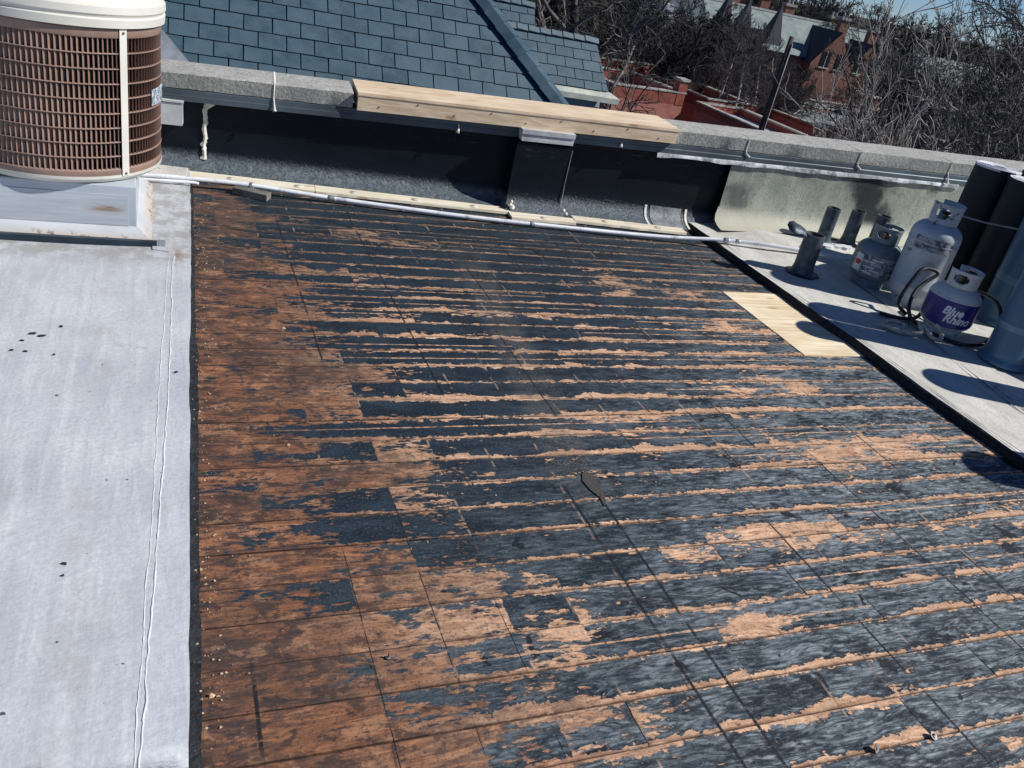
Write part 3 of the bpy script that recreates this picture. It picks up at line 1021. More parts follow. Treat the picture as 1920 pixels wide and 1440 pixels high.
def stone(s0, s1):
    g = MB()
    n = 14
    b = 0.006
    rg = random.Random(int(s0 * 100) + 500)
    v = []
    s0 += 0.004
    s1 -= 0.004
    for i in range(n + 1):
        u = i / n
        s = s0 + (s1 - s0) * u
        e = rg.uniform(-0.0022, 0.0022)
        c_ = rg.uniform(-0.0022, 0.0022)
        lo_, hi_ = zb(s), zt(s)
        v += [W(s, -0.40, lo_), W(s, -0.075, lo_), W(s, -0.068 + e, lo_ + 0.006 + c_), W(s, -0.068 + e * 0.6, hi_ - b + c_), W(s, -0.068 - b + e, hi_ + c_ * 0.5), W(s, -0.235, hi_ + 0.004), W(s, -0.394, hi_ + c_ * 0.3), W(s, -0.40, hi_ - b)]
    f = [tuple(range(8)), tuple(range(8 * n + 7, 8 * n - 1, -1))]
    for i in range(n):
        for k in range(8):
            a = 8 * i + k
            b_ = 8 * i + (k + 1) % 8
            f.append((a, a + 8, b_ + 8, b_))
    g.add(v, f)
    return g.build('coping_stone', M['stone'], wall, auto=40)


for js in (joints, joints2):
    for a, b in zip(js[:-1], js[1:]):
        stone(a, b)
# pale sealant in the joints, running down in drips
for s_, drip in ((-0.46, 0), (0.41, 1), (3.38, 2), (4.25, 2), (5.02, 1)):
    g = MB()
    prf = [(-0.392, zt(s_) + 0.0035), (-0.235, zt(s_) + 0.0075), (-0.080, zt(s_) + 0.0050), (-0.0655, zt(s_) - 0.004), (-0.0635, zt(s_) - 0.02), (-0.0635, zb(s_) + 0.02), (-0.066, zb(s_) + 0.004)]
    v = []
    for k, (o_, z_) in enumerate(prf):
        w_ = 0.0048 + rgm.uniform(-0.001, 0.001) + (0.002 if k < 3 else 0)
        v += [W(s_ - w_, o_ - 0.003, z_ - 0.003), W(s_ + rgm.uniform(-0.001, 0.001), o_ + 0.0015, z_), W(s_ + w_, o_ - 0.003, z_ - 0.003)]
    g.add(v, [(3 * k + q, 3 * k + q + 1, 3 * k + q + 4, 3 * k + q + 3) for k in range(len(prf) - 1) for q in range(2)])
    if drip == 1:
        g.tube([W(s_, -0.062, zb(s_) + 0.008), W(s_ + 0.003, -0.058, zb(s_) - 0.012), W(s_ + 0.008, -0.045, zb(s_) - 0.045), W(s_ + 0.010, -0.040, zb(s_) - 0.056)], [0.004, 0.0045, 0.006, 0.011], 7)
    elif drip == 2:
        g.tube([W(s_, -0.064, zb(s_) + 0.008), W(s_ + 0.004, -0.058, zb(s_) - 0.006), W(s_ + 0.024, -0.056, zb(s_) - 0.020), W(s_ + 0.030, -0.056, zb(s_) - 0.024)], [0.004, 0.004, 0.005, 0.008], 7)
    g.build('sealant', M['caulk'], wall)
for s_, z_ in ((1.46, 0.068), (2.50, 0.048)):
    g = MB()
    g.tube([W(s_, -0.062, zb(s_) - 0.02), W(s_, -0.052, zb(s_) - z_ + 0.02), W(s_ - 0.004, -0.046, zb(s_) - z_)], [0.004, 0.006, 0.012], 7)
    g.build('sealant', M['caulk'], wall, True)

# pilaster wrapped in membrane with a white metal cap
def pil_pts(s):
    return None


g = MB()
S0, S1 = 1.815, 2.165
prof = [(0.003, 0.43), (0.0, 0.25), (0.002, 0.10), (0.014, 0.065), (0.040, 0.036), (0.072, 0.020)]
v = []
for (o, z) in prof:
    k = 0.012 if z < 0.05 else 0.0
    v += [W(S0 - k, -0.13, z + (0.02 if z > 0.4 else 0)), W(S0 - k, o, z), W((S0 + S1) / 2, o + 0.002, z), W(S1 + k * 2, o, z + 0.004), W(S1 + k * 2, -0.13, z)]
f = []
for i in range(len(prof) - 1):
    for k in range(4):
        a = i * 5 + k
        f.append((a + 1, a, a + 5, a + 6))
g.add(v, f)
pil = g.build('pilaster', M['membrane'], wall, auto=40)
g = MB()
g.tube([W(S1 + 0.004, 0.004, 0.42), W(S1 + 0.002, 0.005, 0.2), W(S1 + 0.005, 0.012, 0.07)], 0.0022, 5)
g.build('seam', M['galv'], pil)
g = MB()
wbox(g, 1.83, 2.165, -0.065, 0.018, zb(1.83) - 0.018, zb(2.165) - 0.018, zb(1.83) + 0.008, zb(2.165) + 0.008)
wbox(g, 1.832, 2.163, -0.065, 0.011, zb(1.83) - 0.044, zb(2.165) - 0.044, zb(1.83) - 0.0185, zb(2.165) - 0.0185)
wbox(g, 1.834, 2.161, -0.065, 0.014, zb(1.83) - 0.060, zb(2.165) - 0.060, zb(1.83) - 0.0445, zb(2.165) - 0.0445)
g.build('pilaster_cap', M['white_metal'], wall)
# torn foam at the foot of the pilaster
g = MB()
rg = random.Random(5)
for (s_, o_, z_, r_) in ((1.83, 0.045, 0.055, 0.016), (1.845, 0.055, 0.04, 0.018), (1.835, 0.05, 0.075, 0.011), (2.19, 0.03, 0.05, 0.012), (2.205, 0.045, 0.035, 0.012)):
    c_ = W(s_, o_, z_)
    g.lathe([(0.001, -r_), (r_ * 0.8, -r_ * 0.6), (r_, 0), (r_ * 0.6, r_ * 0.7), (0.001, r_)], 7, c_)
g.build('foam_scrap', M['caulk'], wall)
# vertical smear of cream sealant at the lap
rg = random.Random(8)
g = MB()
v = []
n = 30
for i in range(n + 1):
    z = 0.065 + (0.375 - 0.065) * i / n
    o = -0.1145 if z > 0.12 else -0.105 + (0.12 - z) * 0.15
    wl_ = 0.010 + rg.uniform(-0.003, 0.003)
    wr_ = 0.012 + rg.uniform(-0.003, 0.004)
    if i < 2 or i in (7, 8):
        wl_ += 0.012
    if i > n - 4:
        wr_ += 0.03 * (i - n + 4) / 3
    c0 = 0.055 + 0.003 * math.sin(i * 0.7)
    v += [W(c0 - wl_, o + 0.001, z), W(c0, o + 0.007, z), W(c0 + wr_, o + 0.001, z)]
g.add(v, [(3 * i + k, 3 * i + k + 1, 3 * i + k + 4, 3 * i + k + 3) for i in range(n) for k in range(2)])
g.build('caulk_strip', M['caulk'], wall)
# small white metal scupper box under the drip edge
g = MB()
wbox(g, -0.24, -0.055, -0.12, -0.035, 0.245, 0.250, 0.362, 0.366)
wbox(g, -0.245, -0.05, -0.12, -0.030, 0.3665, 0.3705, 0.376, 0.380)
g.build('metal_scupper', M['white_metal'], wall)
# cream nailer boards with round fastener plates
M['plate'] = plain('fastener_plate', (0.60, 0.56, 0.46), 0.6, 0.0, 0.2, 30)
for (s0, s1, oa0, oa1, ob0, ob1) in ((-0.01, 0.66, 0.012, 0.012, 0.125, 0.12), (0.663, 1.83, 0.012, 0.008, 0.12, 0.10), (1.815, 2.24, 0.085, 0.075, 0.19, 0.165), (2.25, 2.62, 0.018, 0.02, 0.115, 0.115), (2.622, 3.04, 0.022, 0.02, 0.12, 0.105)):
    g = MB()
    n = max(2, int((s1 - s0) / 0.06))
    v = []
    for i in range(n + 1):
        u = i / n
        s = s0 + (s1 - s0) * u
        a = oa0 + (oa1 - oa0) * u
        b = ob0 + (ob1 - ob0) * u + rg.uniform(-0.003, 0.003)
        v += [W(s, a, 0.006), W(s, b, 0.006), W(s, b - 0.002, 0.021), W(s, a, 0.023)]
    f = [(0, 1, 2, 3), tuple(range(4 * n + 3, 4 * n - 1, -1))]
    for i in range(n):
        for k in range(4):
            a = 4 * i + k
            b = 4 * i + (k + 1) % 4
            f.append((a, a + 4, b + 4, b))
    g.add(v, f)
    nb = g.build('nailer_board', M['cream'], wall)
    s = s0 + 0.22
    while s < s1 - 0.05:
        g = MB()
        om = (oa0 + ob0) / 2
        g.lathe([(0.001, 0.004), (0.010, 0.0035), (0.012, 0.0015), (0.024, 0.0025), (0.027, 0.0)], 14, W(s, om, 0.0225))
        g.build('fastener_plate', M['plate'], nb, True)
        s += 0.36

# ------------------------------------------------------------------ plywood box over the missing copings
bx = thing('plywood_cover_box', 'long new plywood and pine box capping a gap in the stone coping', 'box', (0, 0, 0))
bs0, bs1 = 0.862, 2.852
g = MB()
wbox(g, bs0, bs1, -0.030, -0.008 - 0.06, zb(bs0) + 0.002, zb(bs1) + 0.012, zt(bs0) - 0.004, zt(bs1) - 0.004)
g.build('front_board', M['pine'], bx)
g = MB()
wbox(g, bs0, bs1, -0.36, -0.40, zb(bs0) + 0.002, zb(bs1) + 0.012, zt(bs0) - 0.004, zt(bs1) - 0.004)
g.build('back_board', M['pine'], bx)
for a, b in ((bs0 + 0.001, bs0 + 0.039), (bs1 - 0.039, bs1 - 0.001)):
    g = MB()
    wbox(g, a, b, -0.069, -0.359, zb(a) + 0.005, zb(a) + 0.005, zt(a) - 0.0045, zt(a) - 0.0045)
    g.build('end_board', M['pine'], bx)
for k in range(9):
    s_ = bs0 + 0.12 + k * 0.218
    g = MB()
    zc2 = zt(s_) - (0.02 if k % 2 else 0.055)
    g.lathe([(0.0005, 0.0045), (0.0035, 0.003), (0.0045, 0.0), (0.0035, -0.003), (0.0005, -0.0045)], 8, W(s_, -0.0295, zc2))
    g.build('nail_head', M['screw'], bx.children[0], True)
g = MB()
for (o_, lo_, hi_) in ((-0.026, -0.0035, 0.0045), (-0.028, 0.005, 0.0125)):
    wbox(g, bs0 - 0.004, bs1 + 0.004, o_, -0.405, zt(bs0) + lo_, zt(bs1) + lo_, zt(bs0) + hi_, zt(bs1) + hi_)
g.build('plywood_top', M['ply'], bx)

# ------------------------------------------------------------------ conduit along the foot of the wall
cd = thing('conduit', 'white painted steel conduit running along the foot of the parapet', 'pipe')
pts = [(-0.5, 4.60, 0.052), (-0.063, 4.636, 0.052), (0.2, 4.648, 0.05), (0.472, 4.635, 0.046), (0.874, 4.586, 0.028), (1.3, 4.522, 0.022), (1.736, 4.46, 0.020), (2.267, 4.406, 0.022), (2.9, 4.345, 0.030), (3.32, 4.262, 0.066), (3.662, 4.112, 0.099), (4.191, 3.937, 0.099), (4.40, 3.86, 0.099)]
g = MB()
sp = spline(pts, 10)
g.tube(sp, 0.0125, 12)
g.build('tube', M['conduit'], cd, True)
for (a, b, r_) in ((0.86, 0.905, 0.0165), (3.335, 3.372, 0.0185), (2.02, 2.06, 0.0160), (3.40, 3.43, 0.0155)):
    p0 = min(sp, key=lambda q: abs(q.x - a))
    p1 = p0 + (min(sp, key=lambda q: abs(q.x - b - 0.1)) - p0).normalized() * (b - a)
    g = MB()
    g.tube([p0, p0.lerp(p1, 0.25), p0.lerp(p1, 0.75), p1], [r_ * 0.9, r_, r_, r_ * 0.9], 12)
    g.build('coupling', M['galv'], cd, True)
g = MB()
p0 = min(sp, key=lambda q: abs(q.x - 0.472))
g.lathe([(0.0145, -0.012), (0.0165, -0.012), (0.0165, 0.012), (0.0145, 0.012)], 14)
st = g.build('strap', M['galv'], cd, True)
st.location = p0
st.rotation_euler = (0, R_(90), R_(-8))
# second thin line beside it at the left
c2 = thing('thin_conduit', 'thin grey conduit beside the thicker white one near the condenser', 'pipe')
g = MB()
g.tube(spline([(-0.5, 4.555, 0.046), (-0.05, 4.585, 0.046), (0.155, 4.60, 0.046), (0.20, 4.602, 0.040)], 6), 0.008, 10)
g.build('tube', M['conduit'], c2, True)
# wood block
g = MB()
g.box(-0.095, 0.095, -0.032, 0.032, 0, 0.036, 0.003)
wb = g.build('wood_block', M['greywood'])
wb.location = (0.468, 4.588, 0.0015)
wb.rotation_euler = (0, 0, R_(-27))
tag(wb, 'short grey weathered wood block propping the white conduit', 'wood block')
# timber nailer under the pipes left of the cream boards
g = MB()
v = []
wbox(g, -0.75, -0.02, 0.02, 0.27, 0.030, 0.030, 0.040, 0.040)
nb = g.build('base_board', M['felt'], wall)

# ------------------------------------------------------------------ condenser on its curb
CX, CY = -0.400, 4.160
CZ0, CZ1, CR = 0.290, 0.875, 0.415
cb = thing('roof_curb', 'pale grey sheet metal curb with rusty skirt under the round condenser', 'curb', (0, 0, 0))
x0, x1, y0, y1, zc = -0.715, -0.085, 3.785, 4.49, 0.262
g = MB()
g.box(x0, x1, y0, y1, 0.03, zc, 0.004)
g.build('curb_body', M['curb'], cb)
g = MB()
g.box(x0 + 0.004, x1 - 0.030, y0 - 0.004, y0 - 0.0005, 0.088, 0.222)
g.build('front_panel', M['curbface'], cb)
# sloped skirts
so = 0.062
zs = 0.086
cor = [(x0, y0), (x1, y0), (x1, y1), (x0, y1)]
cou = [(x0 - so, y0 - so), (x1 + so, y0 - so), (x1 + so, y1 + so), (x0 - so, y1 + so)]
for i in range(4):
    j = (i + 1) % 4
    g = MB()
    k = 0.002
    g.add([(*cor[i], zs), (*cor[j], zs), (*cou[j], 0.036), (*cou[i], 0.036)], [(0, 3, 2, 1)])
    o = g.build('skirt', M['skirt'], cb)
    sm = o.modifiers.new('thickness', 'SOLIDIFY')
    sm.thickness = 0.002
    sm.offset = 1
g = MB()
g.box(x0 - 0.4, x1 + so + 0.052, y0 - so - 0.030, y0 - so - 0.004, 0.030, 0.056, 0.002)
bar = g.build('metal_strip', plain('dark_blue_strip', (0.022, 0.040, 0.058), 0.4, 0.2, 0.2, 6))
tag(bar, 'dark blue metal strip lying along the foot of the condenser curb', 'strip')
g = MB()
g.box(x1 + so + 0.020, x1 + so + 0.0535, y0 - so - 0.0315, y0 - so - 0.003, 0.030, 0.0575)
g.build('end_tape', M['galv'], bar)
# patches of old flashing beside the curb
for (pp, z_, m_) in ((([(-0.02, 3.66), (0.045, 3.64), (0.065, 4.30), (0.055, 4.55), (-0.03, 4.56)]), 0.0385, 'coat'), ):
    g = MB()
    g.prism([(p[0], p[1]) for p in pp], 0.030, z_)
    g.build('flashing_patch', M[m_], cr)

ac = thing('condenser_unit', 'round air conditioning condenser with brown louvres and ivory cap', 'air conditioner', (CX, CY, 0))
# base pan
g = MB()
g.lathe([(0.001, CZ0 - 0.026), (CR - 0.05, CZ0 - 0.026), (CR - 0.012, CZ0 - 0.022), (CR + 0.004, CZ0 - 0.006), (CR + 0.006, CZ0 + 0.006), (CR - 0.01, CZ0 + 0.006)], 96)
g.build('base_pan', M['cap'], ac, auto=35)
g = MB()
g.lathe([(CR - 0.055, CZ0), (CR - 0.055, CZ1)], 64)
g.build('coil', M['coil'], ac, True)
# brown bands
for nm, za, zb_ in (('bottom_band', CZ0 + 0.002, CZ0 + 0.034), ('top_band', CZ1 - 0.034, CZ1 + 0.004)):
    g = MB()
    g.lathe([(CR - 0.03, za), (CR + 0.001, za), (CR + 0.004, za + 0.006), (CR + 0.004, zb_ - 0.006), (CR - 0.002, zb_), (CR - 0.03, zb_)], 96)
    g.build(nm, M['louver'], ac, auto=35)
# louvre fins: each a slim angled blade
NF = 136
g = MB()
g.box(-0.0035, 0.0035, -0.0008, 0.0008, CZ0 + 0.03, CZ1 - 0.03)
fin_me = MB()
za, zb_ = CZ0 + 0.03, CZ1 - 0.03
fin_me.add([(CR - 0.016, 0.0085, za), (CR - 0.002, -0.0030, za), (CR + 0.001, -0.0065, za), (CR - 0.004, -0.0065, za), (CR - 0.020, 0.0060, za),
            (CR - 0.016, 0.0085, zb_), (CR - 0.002, -0.0030, zb_), (CR + 0.001, -0.0065, zb_), (CR - 0.004, -0.0065, zb_), (CR - 0.020, 0.0060, zb_)],
           [(k, (k + 1) % 5, 5 + (k + 1) % 5, 5 + k) for k in range(5)])
fin = fin_me.mesh('louvre_fin')
fin.materials.append(M['louver'])
for i in range(NF):
    o = bpy.data.objects.new('louvre_fin', fin)
    COL.objects.link(o)
    o.parent = ac
    o.rotation_euler = (0, 0, 2 * math.pi * (i + 0.5) / NF)
# horizontal rings
for k in range(1, 9):
    z = za + (zb_ - za) * (k / 9.0) - 0.004
    g = MB()
    g.lathe([(CR - 0.008, z - 0.0028), (CR + 0.0025, z - 0.0020), (CR + 0.0035, z), (CR + 0.0025, z + 0.0022), (CR - 0.008, z + 0.003)], 96)
    g.build('louvre_ring', M['louver'], ac, True)
# ivory straps with screws
for a in (-90 + 46.5 - 5.4, -90 - 24.5 - 3.4, 100, 170):
    g = MB()
    w_ = 0.0165
    a_ = R_(a)
    da = w_ / CR
    g.lathe([(CR + 0.002, CZ0 + 0.001), (CR + 0.0085, CZ0 + 0.001), (CR + 0.0085, CZ1 + 0.004), (CR + 0.002, CZ1 + 0.004)], 4, a0=a_ - da, a1=a_ + da)
    sp_ = g.build('strap', M['cap'], ac)
    for z in (CZ0 + 0.012, CZ1 - 0.012):
        g = MB()
        c_ = ((CR + 0.010) * math.cos(a_), (CR + 0.010) * math.sin(a_), z)
        g.lathe([(0.0005, -0.005), (0.004, -0.0035), (0.0052, 0), (0.004, 0.0035), (0.0005, 0.005)], 10, c_)
        g.build('screw', M['screw'], sp_, True)
# cap
g = MB()
g.lathe([(CR - 0.02, CZ1 + 0.004), (CR + 0.018, CZ1 + 0.006), (CR + 0.020, CZ1 + 0.036), (CR + 0.014, CZ1 + 0.042), (CR + 0.016, CZ1 + 0.050), (CR + 0.022, CZ1 + 0.056), (CR + 0.020, CZ1 + 0.082), (CR + 0.004, CZ1 + 0.092), (CR - 0.004, CZ1 + 0.110), (CR - 0.020, CZ1 + 0.20), (CR - 0.05, CZ1 + 0.235), (CR - 0.12, CZ1 + 0.25), (0.001, CZ1 + 0.262)], 96)
g.build('cap', M['cap'], ac, auto=32)
# foil maker's plate on the right-hand side
tt = NT('foil_plate')
P = tt.obj()
nn = tt.noise(tt.vmul(P, (1, 1, 1)), 60, 4, 0.7)
M['foil'] = tt.out(tt.mix(tt.ss(nn, 0.45, 0.55), (0.22, 0.28, 0.34), (0.72, 0.78, 0.84)), 0.4, 0.3)
a_ = R_(-14)
g = MB()
g.lathe([(CR + 0.002, 0.560), (CR + 0.006, 0.562), (CR + 0.006, 0.625), (CR + 0.002, 0.627)], 8, a0=a_ - 0.2, a1=a_ + 0.2)
pl_ = g.build('name_plate', M['foil'], ac)

# ------------------------------------------------------------------ vents
M['lead'] = plain('lead_sleeve', (0.075, 0.105, 0.130), 0.55, 0.25, 0.3, 14.0, 0.3, 50, grime=(0.17, 0.21, 0.23), gscale=9)
M['rustpipe'] = plain('rusty_iron', (0.17, 0.085, 0.045), 0.8, 0, 0.3, 30)
M['dark'] = plain('pipe_inside', (0.006, 0.006, 0.007), 0.9)


def vent(loc, r, h, label, lean=(0, 0), flap=False, dark=False):
    t_ = thing('vent_pipe', label, 'vent pipe', loc, 0, 'vent pipes on the felt roof')
    g = MB()
    g.lathe([(r * 1.55, 0.0), (r * 1.5, 0.006), (r * 1.18, 0.012), (r * 1.08, 0.03), (r, 0.05), (r, h * 0.6), (r * 1.01, h), (r * 0.86, h), (r * 0.86, h - 0.03)], 24)
    for i, vtx in enumerate(g.v):
        g.v[i] = (vtx[0] + lean[0] * vtx[2], vtx[1] + lean[1] * vtx[2], vtx[2])
    g.build('sleeve', M['lead'], t_, auto=40)
    g = MB()
    g.lathe([(r * 0.85, h - 0.05), (r * 0.85, h - 0.008), (r * 0.70, h - 0.006), (r * 0.70, h - 0.14)], 24)
    for i, vtx in enumerate(g.v):
        g.v[i] = (vtx[0] + lean[0] * vtx[2], vtx[1] + lean[1] * vtx[2], vtx[2])
    g.build('iron_pipe', M['rustpipe'], t_, auto=40)
    g = MB()
    g.lathe([(0.001, h - 0.13), (r * 0.72, h - 0.13)], 24)
    for i, vtx in enumerate(g.v):
        g.v[i] = (vtx[0] + lean[0] * vtx[2], vtx[1] + lean[1] * vtx[2], vtx[2])
    g.build('pipe_inside', M['dark'], t_)
    return t_


vt = vent((3.615, 3.825, 0.042), 0.060, 0.250, 'wide dark vent pipe with a torn lead tongue, nearest the plank edge')
g = MB()
# torn lead tongue peeled back from the rim
tn = []
for i in range(9):
    u = i / 8
    w_ = 0.030 * (1 - 0.35 * u) + 0.014 * math.sin(u * math.pi) + (0.016 if 0.5 < u < 0.95 else 0)
    px_, py_ = -0.048 - 0.13 * u, 0.015 + 0.03 * u
    z_ = 0.245 + 0.012 * math.sin(u * 3.0) + 0.02 * u
    tn.append(((px_ - w_ * 0.2, py_ - w_, z_ - w_ * 0.4), (px_ + w_ * 0.2, py_ + w_, z_ + w_ * 0.5)))
v = [q for p in tn for q in p]
g.add(v, [(2 * i, 2 * i + 1, 2 * i + 3, 2 * i + 2) for i in range(8)])
o = g.build('lead_tongue', M['lead'], vt, True)
o.modifiers.new('thickness', 'SOLIDIFY').thickness = 0.004
vent((4.16, 4.325, 0.093), 0.046, 0.232, 'grey vent pipe with a rusty rim nearest the black membrane', (0.0, 0))
vent((4.37, 4.315, 0.093), 0.046, 0.232, 'grey vent pipe with a chipped white rim between two other pipes')
vent((4.515, 4.225, 0.092), 0.048, 0.240, 'grey vent pipe beside the propane cylinders, by the parapet')
# pale mortar patches at their feet
rg = random.Random(12)
for (cx_, cy_, rx, ry, z_, m_) in ((4.08, 4.225, 0.13, 0.045, 0.102, 'whitecoat'), (4.25, 4.215, 0.085, 0.035, 0.106, 'whitecoat'), (4.40, 4.06, 0.10, 0.05, 0.092, 'whitecoat')):
    g = MB()
    poly = []
    for i in range(16):
        a = 2 * math.pi * i / 16
        k = rg.uniform(0.75, 1.15)
        poly.append((cx_ + rx * k * math.cos(a), cy_ + ry * k * math.sin(a)))
    g.prism(poly, 0.06, z_)
    g.build('mortar_patch', M[m_], fr)
g = MB()
poly = []
for i in range(18):
    a = 2 * math.pi * i / 18
    poly.append((3.615 + 0.105 * math.cos(a) * rg.uniform(0.9, 1.1), 3.82 + 0.10 * math.sin(a) * rg.uniform(0.9, 1.1)))
g.prism(poly, 0.036, 0.049)
g.build('tar_patch', M['tar'], fr)

# ------------------------------------------------------------------ propane cylinders
M['tank_grey'] = plain('scuffed_white_tank', (0.46, 0.53, 0.58), 0.45, 0, 0.12, 5.0, grime=(0.07, 0.065, 0.06), gscale=20, glo=0.61, ghi=0.64)
M['tank_white'] = plain('clean_white_tank', (0.62, 0.64, 0.63), 0.38, 0, 0.06, 4.0, grime=(0.30, 0.27, 0.23), gscale=26, glo=0.60, ghi=0.66)
M['tank_old'] = plain('dull_grey_tank', (0.17, 0.225, 0.255), 0.5, 0, 0.15, 6.0, grime=(0.12, 0.13, 0.13), gscale=14)
M['brass'] = plain('valve_brass', (0.28, 0.19, 0.08), 0.35, 0.8, 0.2, 30)
M['black_plastic'] = plain('black_plastic', (0.012, 0.013, 0.015), 0.5)
M['label_blue'] = plain('label_violet_blue', (0.012, 0.014, 0.19), 0.35, 0, 0.08, 6)
M['label_white'] = plain('label_white', (0.75, 0.77, 0.78), 0.45, 0, 0.06, 20)
M['label_red'] = plain('label_red', (0.42, 0.035, 0.03), 0.5)
M['label_worn'] = plain('label_worn_silver', (0.34, 0.38, 0.40), 0.45, 0, 0.2, 40, grime=(0.09, 0.09, 0.10), gscale=45, glo=0.5, ghi=0.56)
M['label_ink'] = plain('label_ink', (0.07, 0.09, 0.11), 0.6)


def tank(loc, r, h, rot, mat, label, body_top, body_bot=0.05):
    t_ = thing('propane_cylinder', label, 'propane cylinder', loc, rot, 'propane cylinders on the felt roof')
    dome = r * 0.62
    zt_ = body_top
    zb_ = body_bot + dome * 0.75
    prof = [(0.001, body_bot)]
    for i in range(1, 9):
        a = math.pi / 2 * i / 8
        prof.append((r * math.sin(a) ** 0.85, zb_ - dome * 0.75 * math.cos(a)))
    mid = (zb_ + zt_) / 2
    if h < 0.5:
        prof += [(r, mid - 0.006), (r + 0.0025, mid - 0.003), (r + 0.0025, mid + 0.003), (r, mid + 0.006)]
    else:
        prof += [(r, zb_ + 0.03), (r + 0.0025, zb_ + 0.033), (r + 0.0025, zb_ + 0.037), (r, zb_ + 0.04), (r, zt_ - 0.04), (r + 0.0025, zt_ - 0.037), (r + 0.0025, zt_ - 0.033), (r, zt_ - 0.03)]
    for i in range(0, 9):
        a = math.pi / 2 * i / 8
        prof.append((max(0.001, r * math.cos(a) ** 0.85), zt_ + dome * math.sin(a)))
    g = MB()
    g.lathe(prof, 48)
    g.build('body', mat, t_, auto=50)
    g = MB()
    g.lathe([(r * 0.66, 0.0), (r * 0.70, 0.0), (r * 0.72, body_bot + 0.02), (r * 0.68, body_bot + 0.02)], 40)
    g.build('foot_ring', mat, t_, auto=40)
    # collar: curved shell with two hand holes, open toward the valve
    zc_ = zt_ + dome - 0.012
    hc = h - zc_
    rc = r * 0.60
    g = MB()
    na, nz_ = 48, 10
    a0, a1 = R_(-205), R_(65)
    idx = {}
    for j in range(nz_ + 1):
        for i in range(na + 1):
            a = a0 + (a1 - a0) * i / na
            rr_ = rc * (1 + 0.05 * (j / nz_)) + (0.003 if j == nz_ else 0)
            idx[(i, j)] = len(g.v)
            g.v.append((rr_ * math.cos(a), rr_ * math.sin(a), zc_ + hc * j / nz_))
    for j in range(nz_):
        for i in range(na):
            u = i / na
            hole = (3 <= j <= 7) and (0.10 < u < 0.30 or 0.70 < u < 0.90)
            if j in (3, 7) and hole and (u < 0.135 or 0.265 < u < 0.735 or u > 0.865):
                hole = False
            if not hole:
                g.f.append((idx[(i, j)], idx[(i + 1, j)], idx[(i + 1, j + 1)], idx[(i, j + 1)]))
    o = g.build('collar', mat, t_, auto=50)
    md = o.modifiers.new('thickness', 'SOLIDIFY')
    md.thickness = 0.005
    g = MB()
    g.lathe([(0.001, zc_ - 0.01), (0.018, zc_ - 0.01), (0.018, zc_ + 0.018), (0.012, zc_ + 0.022), (0.012, zc_ + 0.04), (0.016, zc_ + 0.042), (0.016, zc_ + 0.052), (0.001, zc_ + 0.054)], 16)
    g.tube([(0, 0, zc_ + 0.025), (0.05, 0.0, zc_ + 0.025)], 0.011, 10)
    vv = g.build('valve', M['brass'], t_, auto=40)
    g = MB()
    g.lathe([(0.001, zc_ + 0.054), (0.022, zc_ + 0.054), (0.026, zc_ + 0.058), (0.026, zc_ + 0.066), (0.001, zc_ + 0.07)], 14)
    g.build('hand_wheel', M['black_plastic'], vv, auto=40)
    return t_


def curved(t_, r, ac_, hw, z0, z1, mat, name, n=16, taper=None):
    g = MB()
    nz_ = 6
    for j in range(nz_ + 1):
        for i in range(n + 1):
            a = ac_ - hw / r + 2 * hw / r * i / n
            u = (i / n - 0.5) * 2
            lo_ = z0
            hi_ = z1
            if taper:
                lo_ = z0 + taper[0] * u * u
                hi_ = z1 + taper[1] * u * u
            g.v.append((r * math.cos(a), r * math.sin(a), lo_ + (hi_ - lo_) * j / nz_))
    for j in range(nz_):
        for i in range(n):
            a = j * (n + 1) + i
            g.f.append((a, a + 1, a + n + 2, a + n + 1))
    return g.build(name, mat, t_, True)


def text_mesh(body, size, shear=0.0):
    cu = bpy.data.curves.new('txt', 'FONT')
    cu.body = body
    cu.size = size
    cu.shear = shear
    cu.align_x = 'LEFT'
    cu.space_line = 0.72
    cu.offset = 0.0022
    cu.resolution_u = 3
    ob = bpy.data.objects.new('txt', cu)
    COL.objects.link(ob)
    bpy.context.view_layer.update()
    me = bpy.data.meshes.new_from_object(ob.evaluated_get(bpy.context.evaluated_depsgraph_get()))
    bpy.data.objects.remove(ob)
    return me


def wrap_text(t_, body, size, r, ac_, zc_, mat, name, shear=0.0):
    me = text_mesh(body, size, shear)
    import bmesh
    bm = bmesh.new()
    bm.from_mesh(me)
    bmesh.ops.triangulate(bm, faces=bm.faces[:])
    bmesh.ops.subdivide_edges(bm, edges=[e for e in bm.edges if e.calc_length() > size * 0.25], cuts=1)
    xs = [v.co.x for v in bm.verts]
    ys = [v.co.y for v in bm.verts]
    cx_, cy_ = (min(xs) + max(xs)) / 2, (min(ys) + max(ys)) / 2
    for v in bm.verts:
        a = ac_ + (v.co.x - cx_) / r
        z = zc_ + v.co.y - cy_
        v.co = (r * math.cos(a), r * math.sin(a), z)
    bm.to_mesh(me)
    bm.free()
    me.name = name
    return link(name, me, mat, t_)


T20 = (3.985, 3.055, 0.042)
ang = math.atan2(-T20[1], -T20[0])
tk = tank(T20, 0.136, 0.370, 0.0, M['tank_white'], 'squat white propane cylinder with a violet blue band lettered Blue Rhino', 0.205, 0.030)
fa = ang + R_(8)
lb = curved(tk, 0.1392, fa, 0.180, 0.072, 0.218, M['label_blue'], 'label_band', 40, (0.026, 0.0))
g = curved(tk, 0.1396, fa, 0.181, 0.219, 0.2225, M['label_white'], 'label_rim', 40)
wrap_text(tk, 'Blue\n Rhino', 0.060, 0.1410, fa + R_(14), 0.146, M['label_white'], 'lettering', 0.25)
tk.children[2].rotation_euler = (0, 0, ang + R_(140))
tk.children[3].rotation_euler = (0, 0, ang + R_(140))

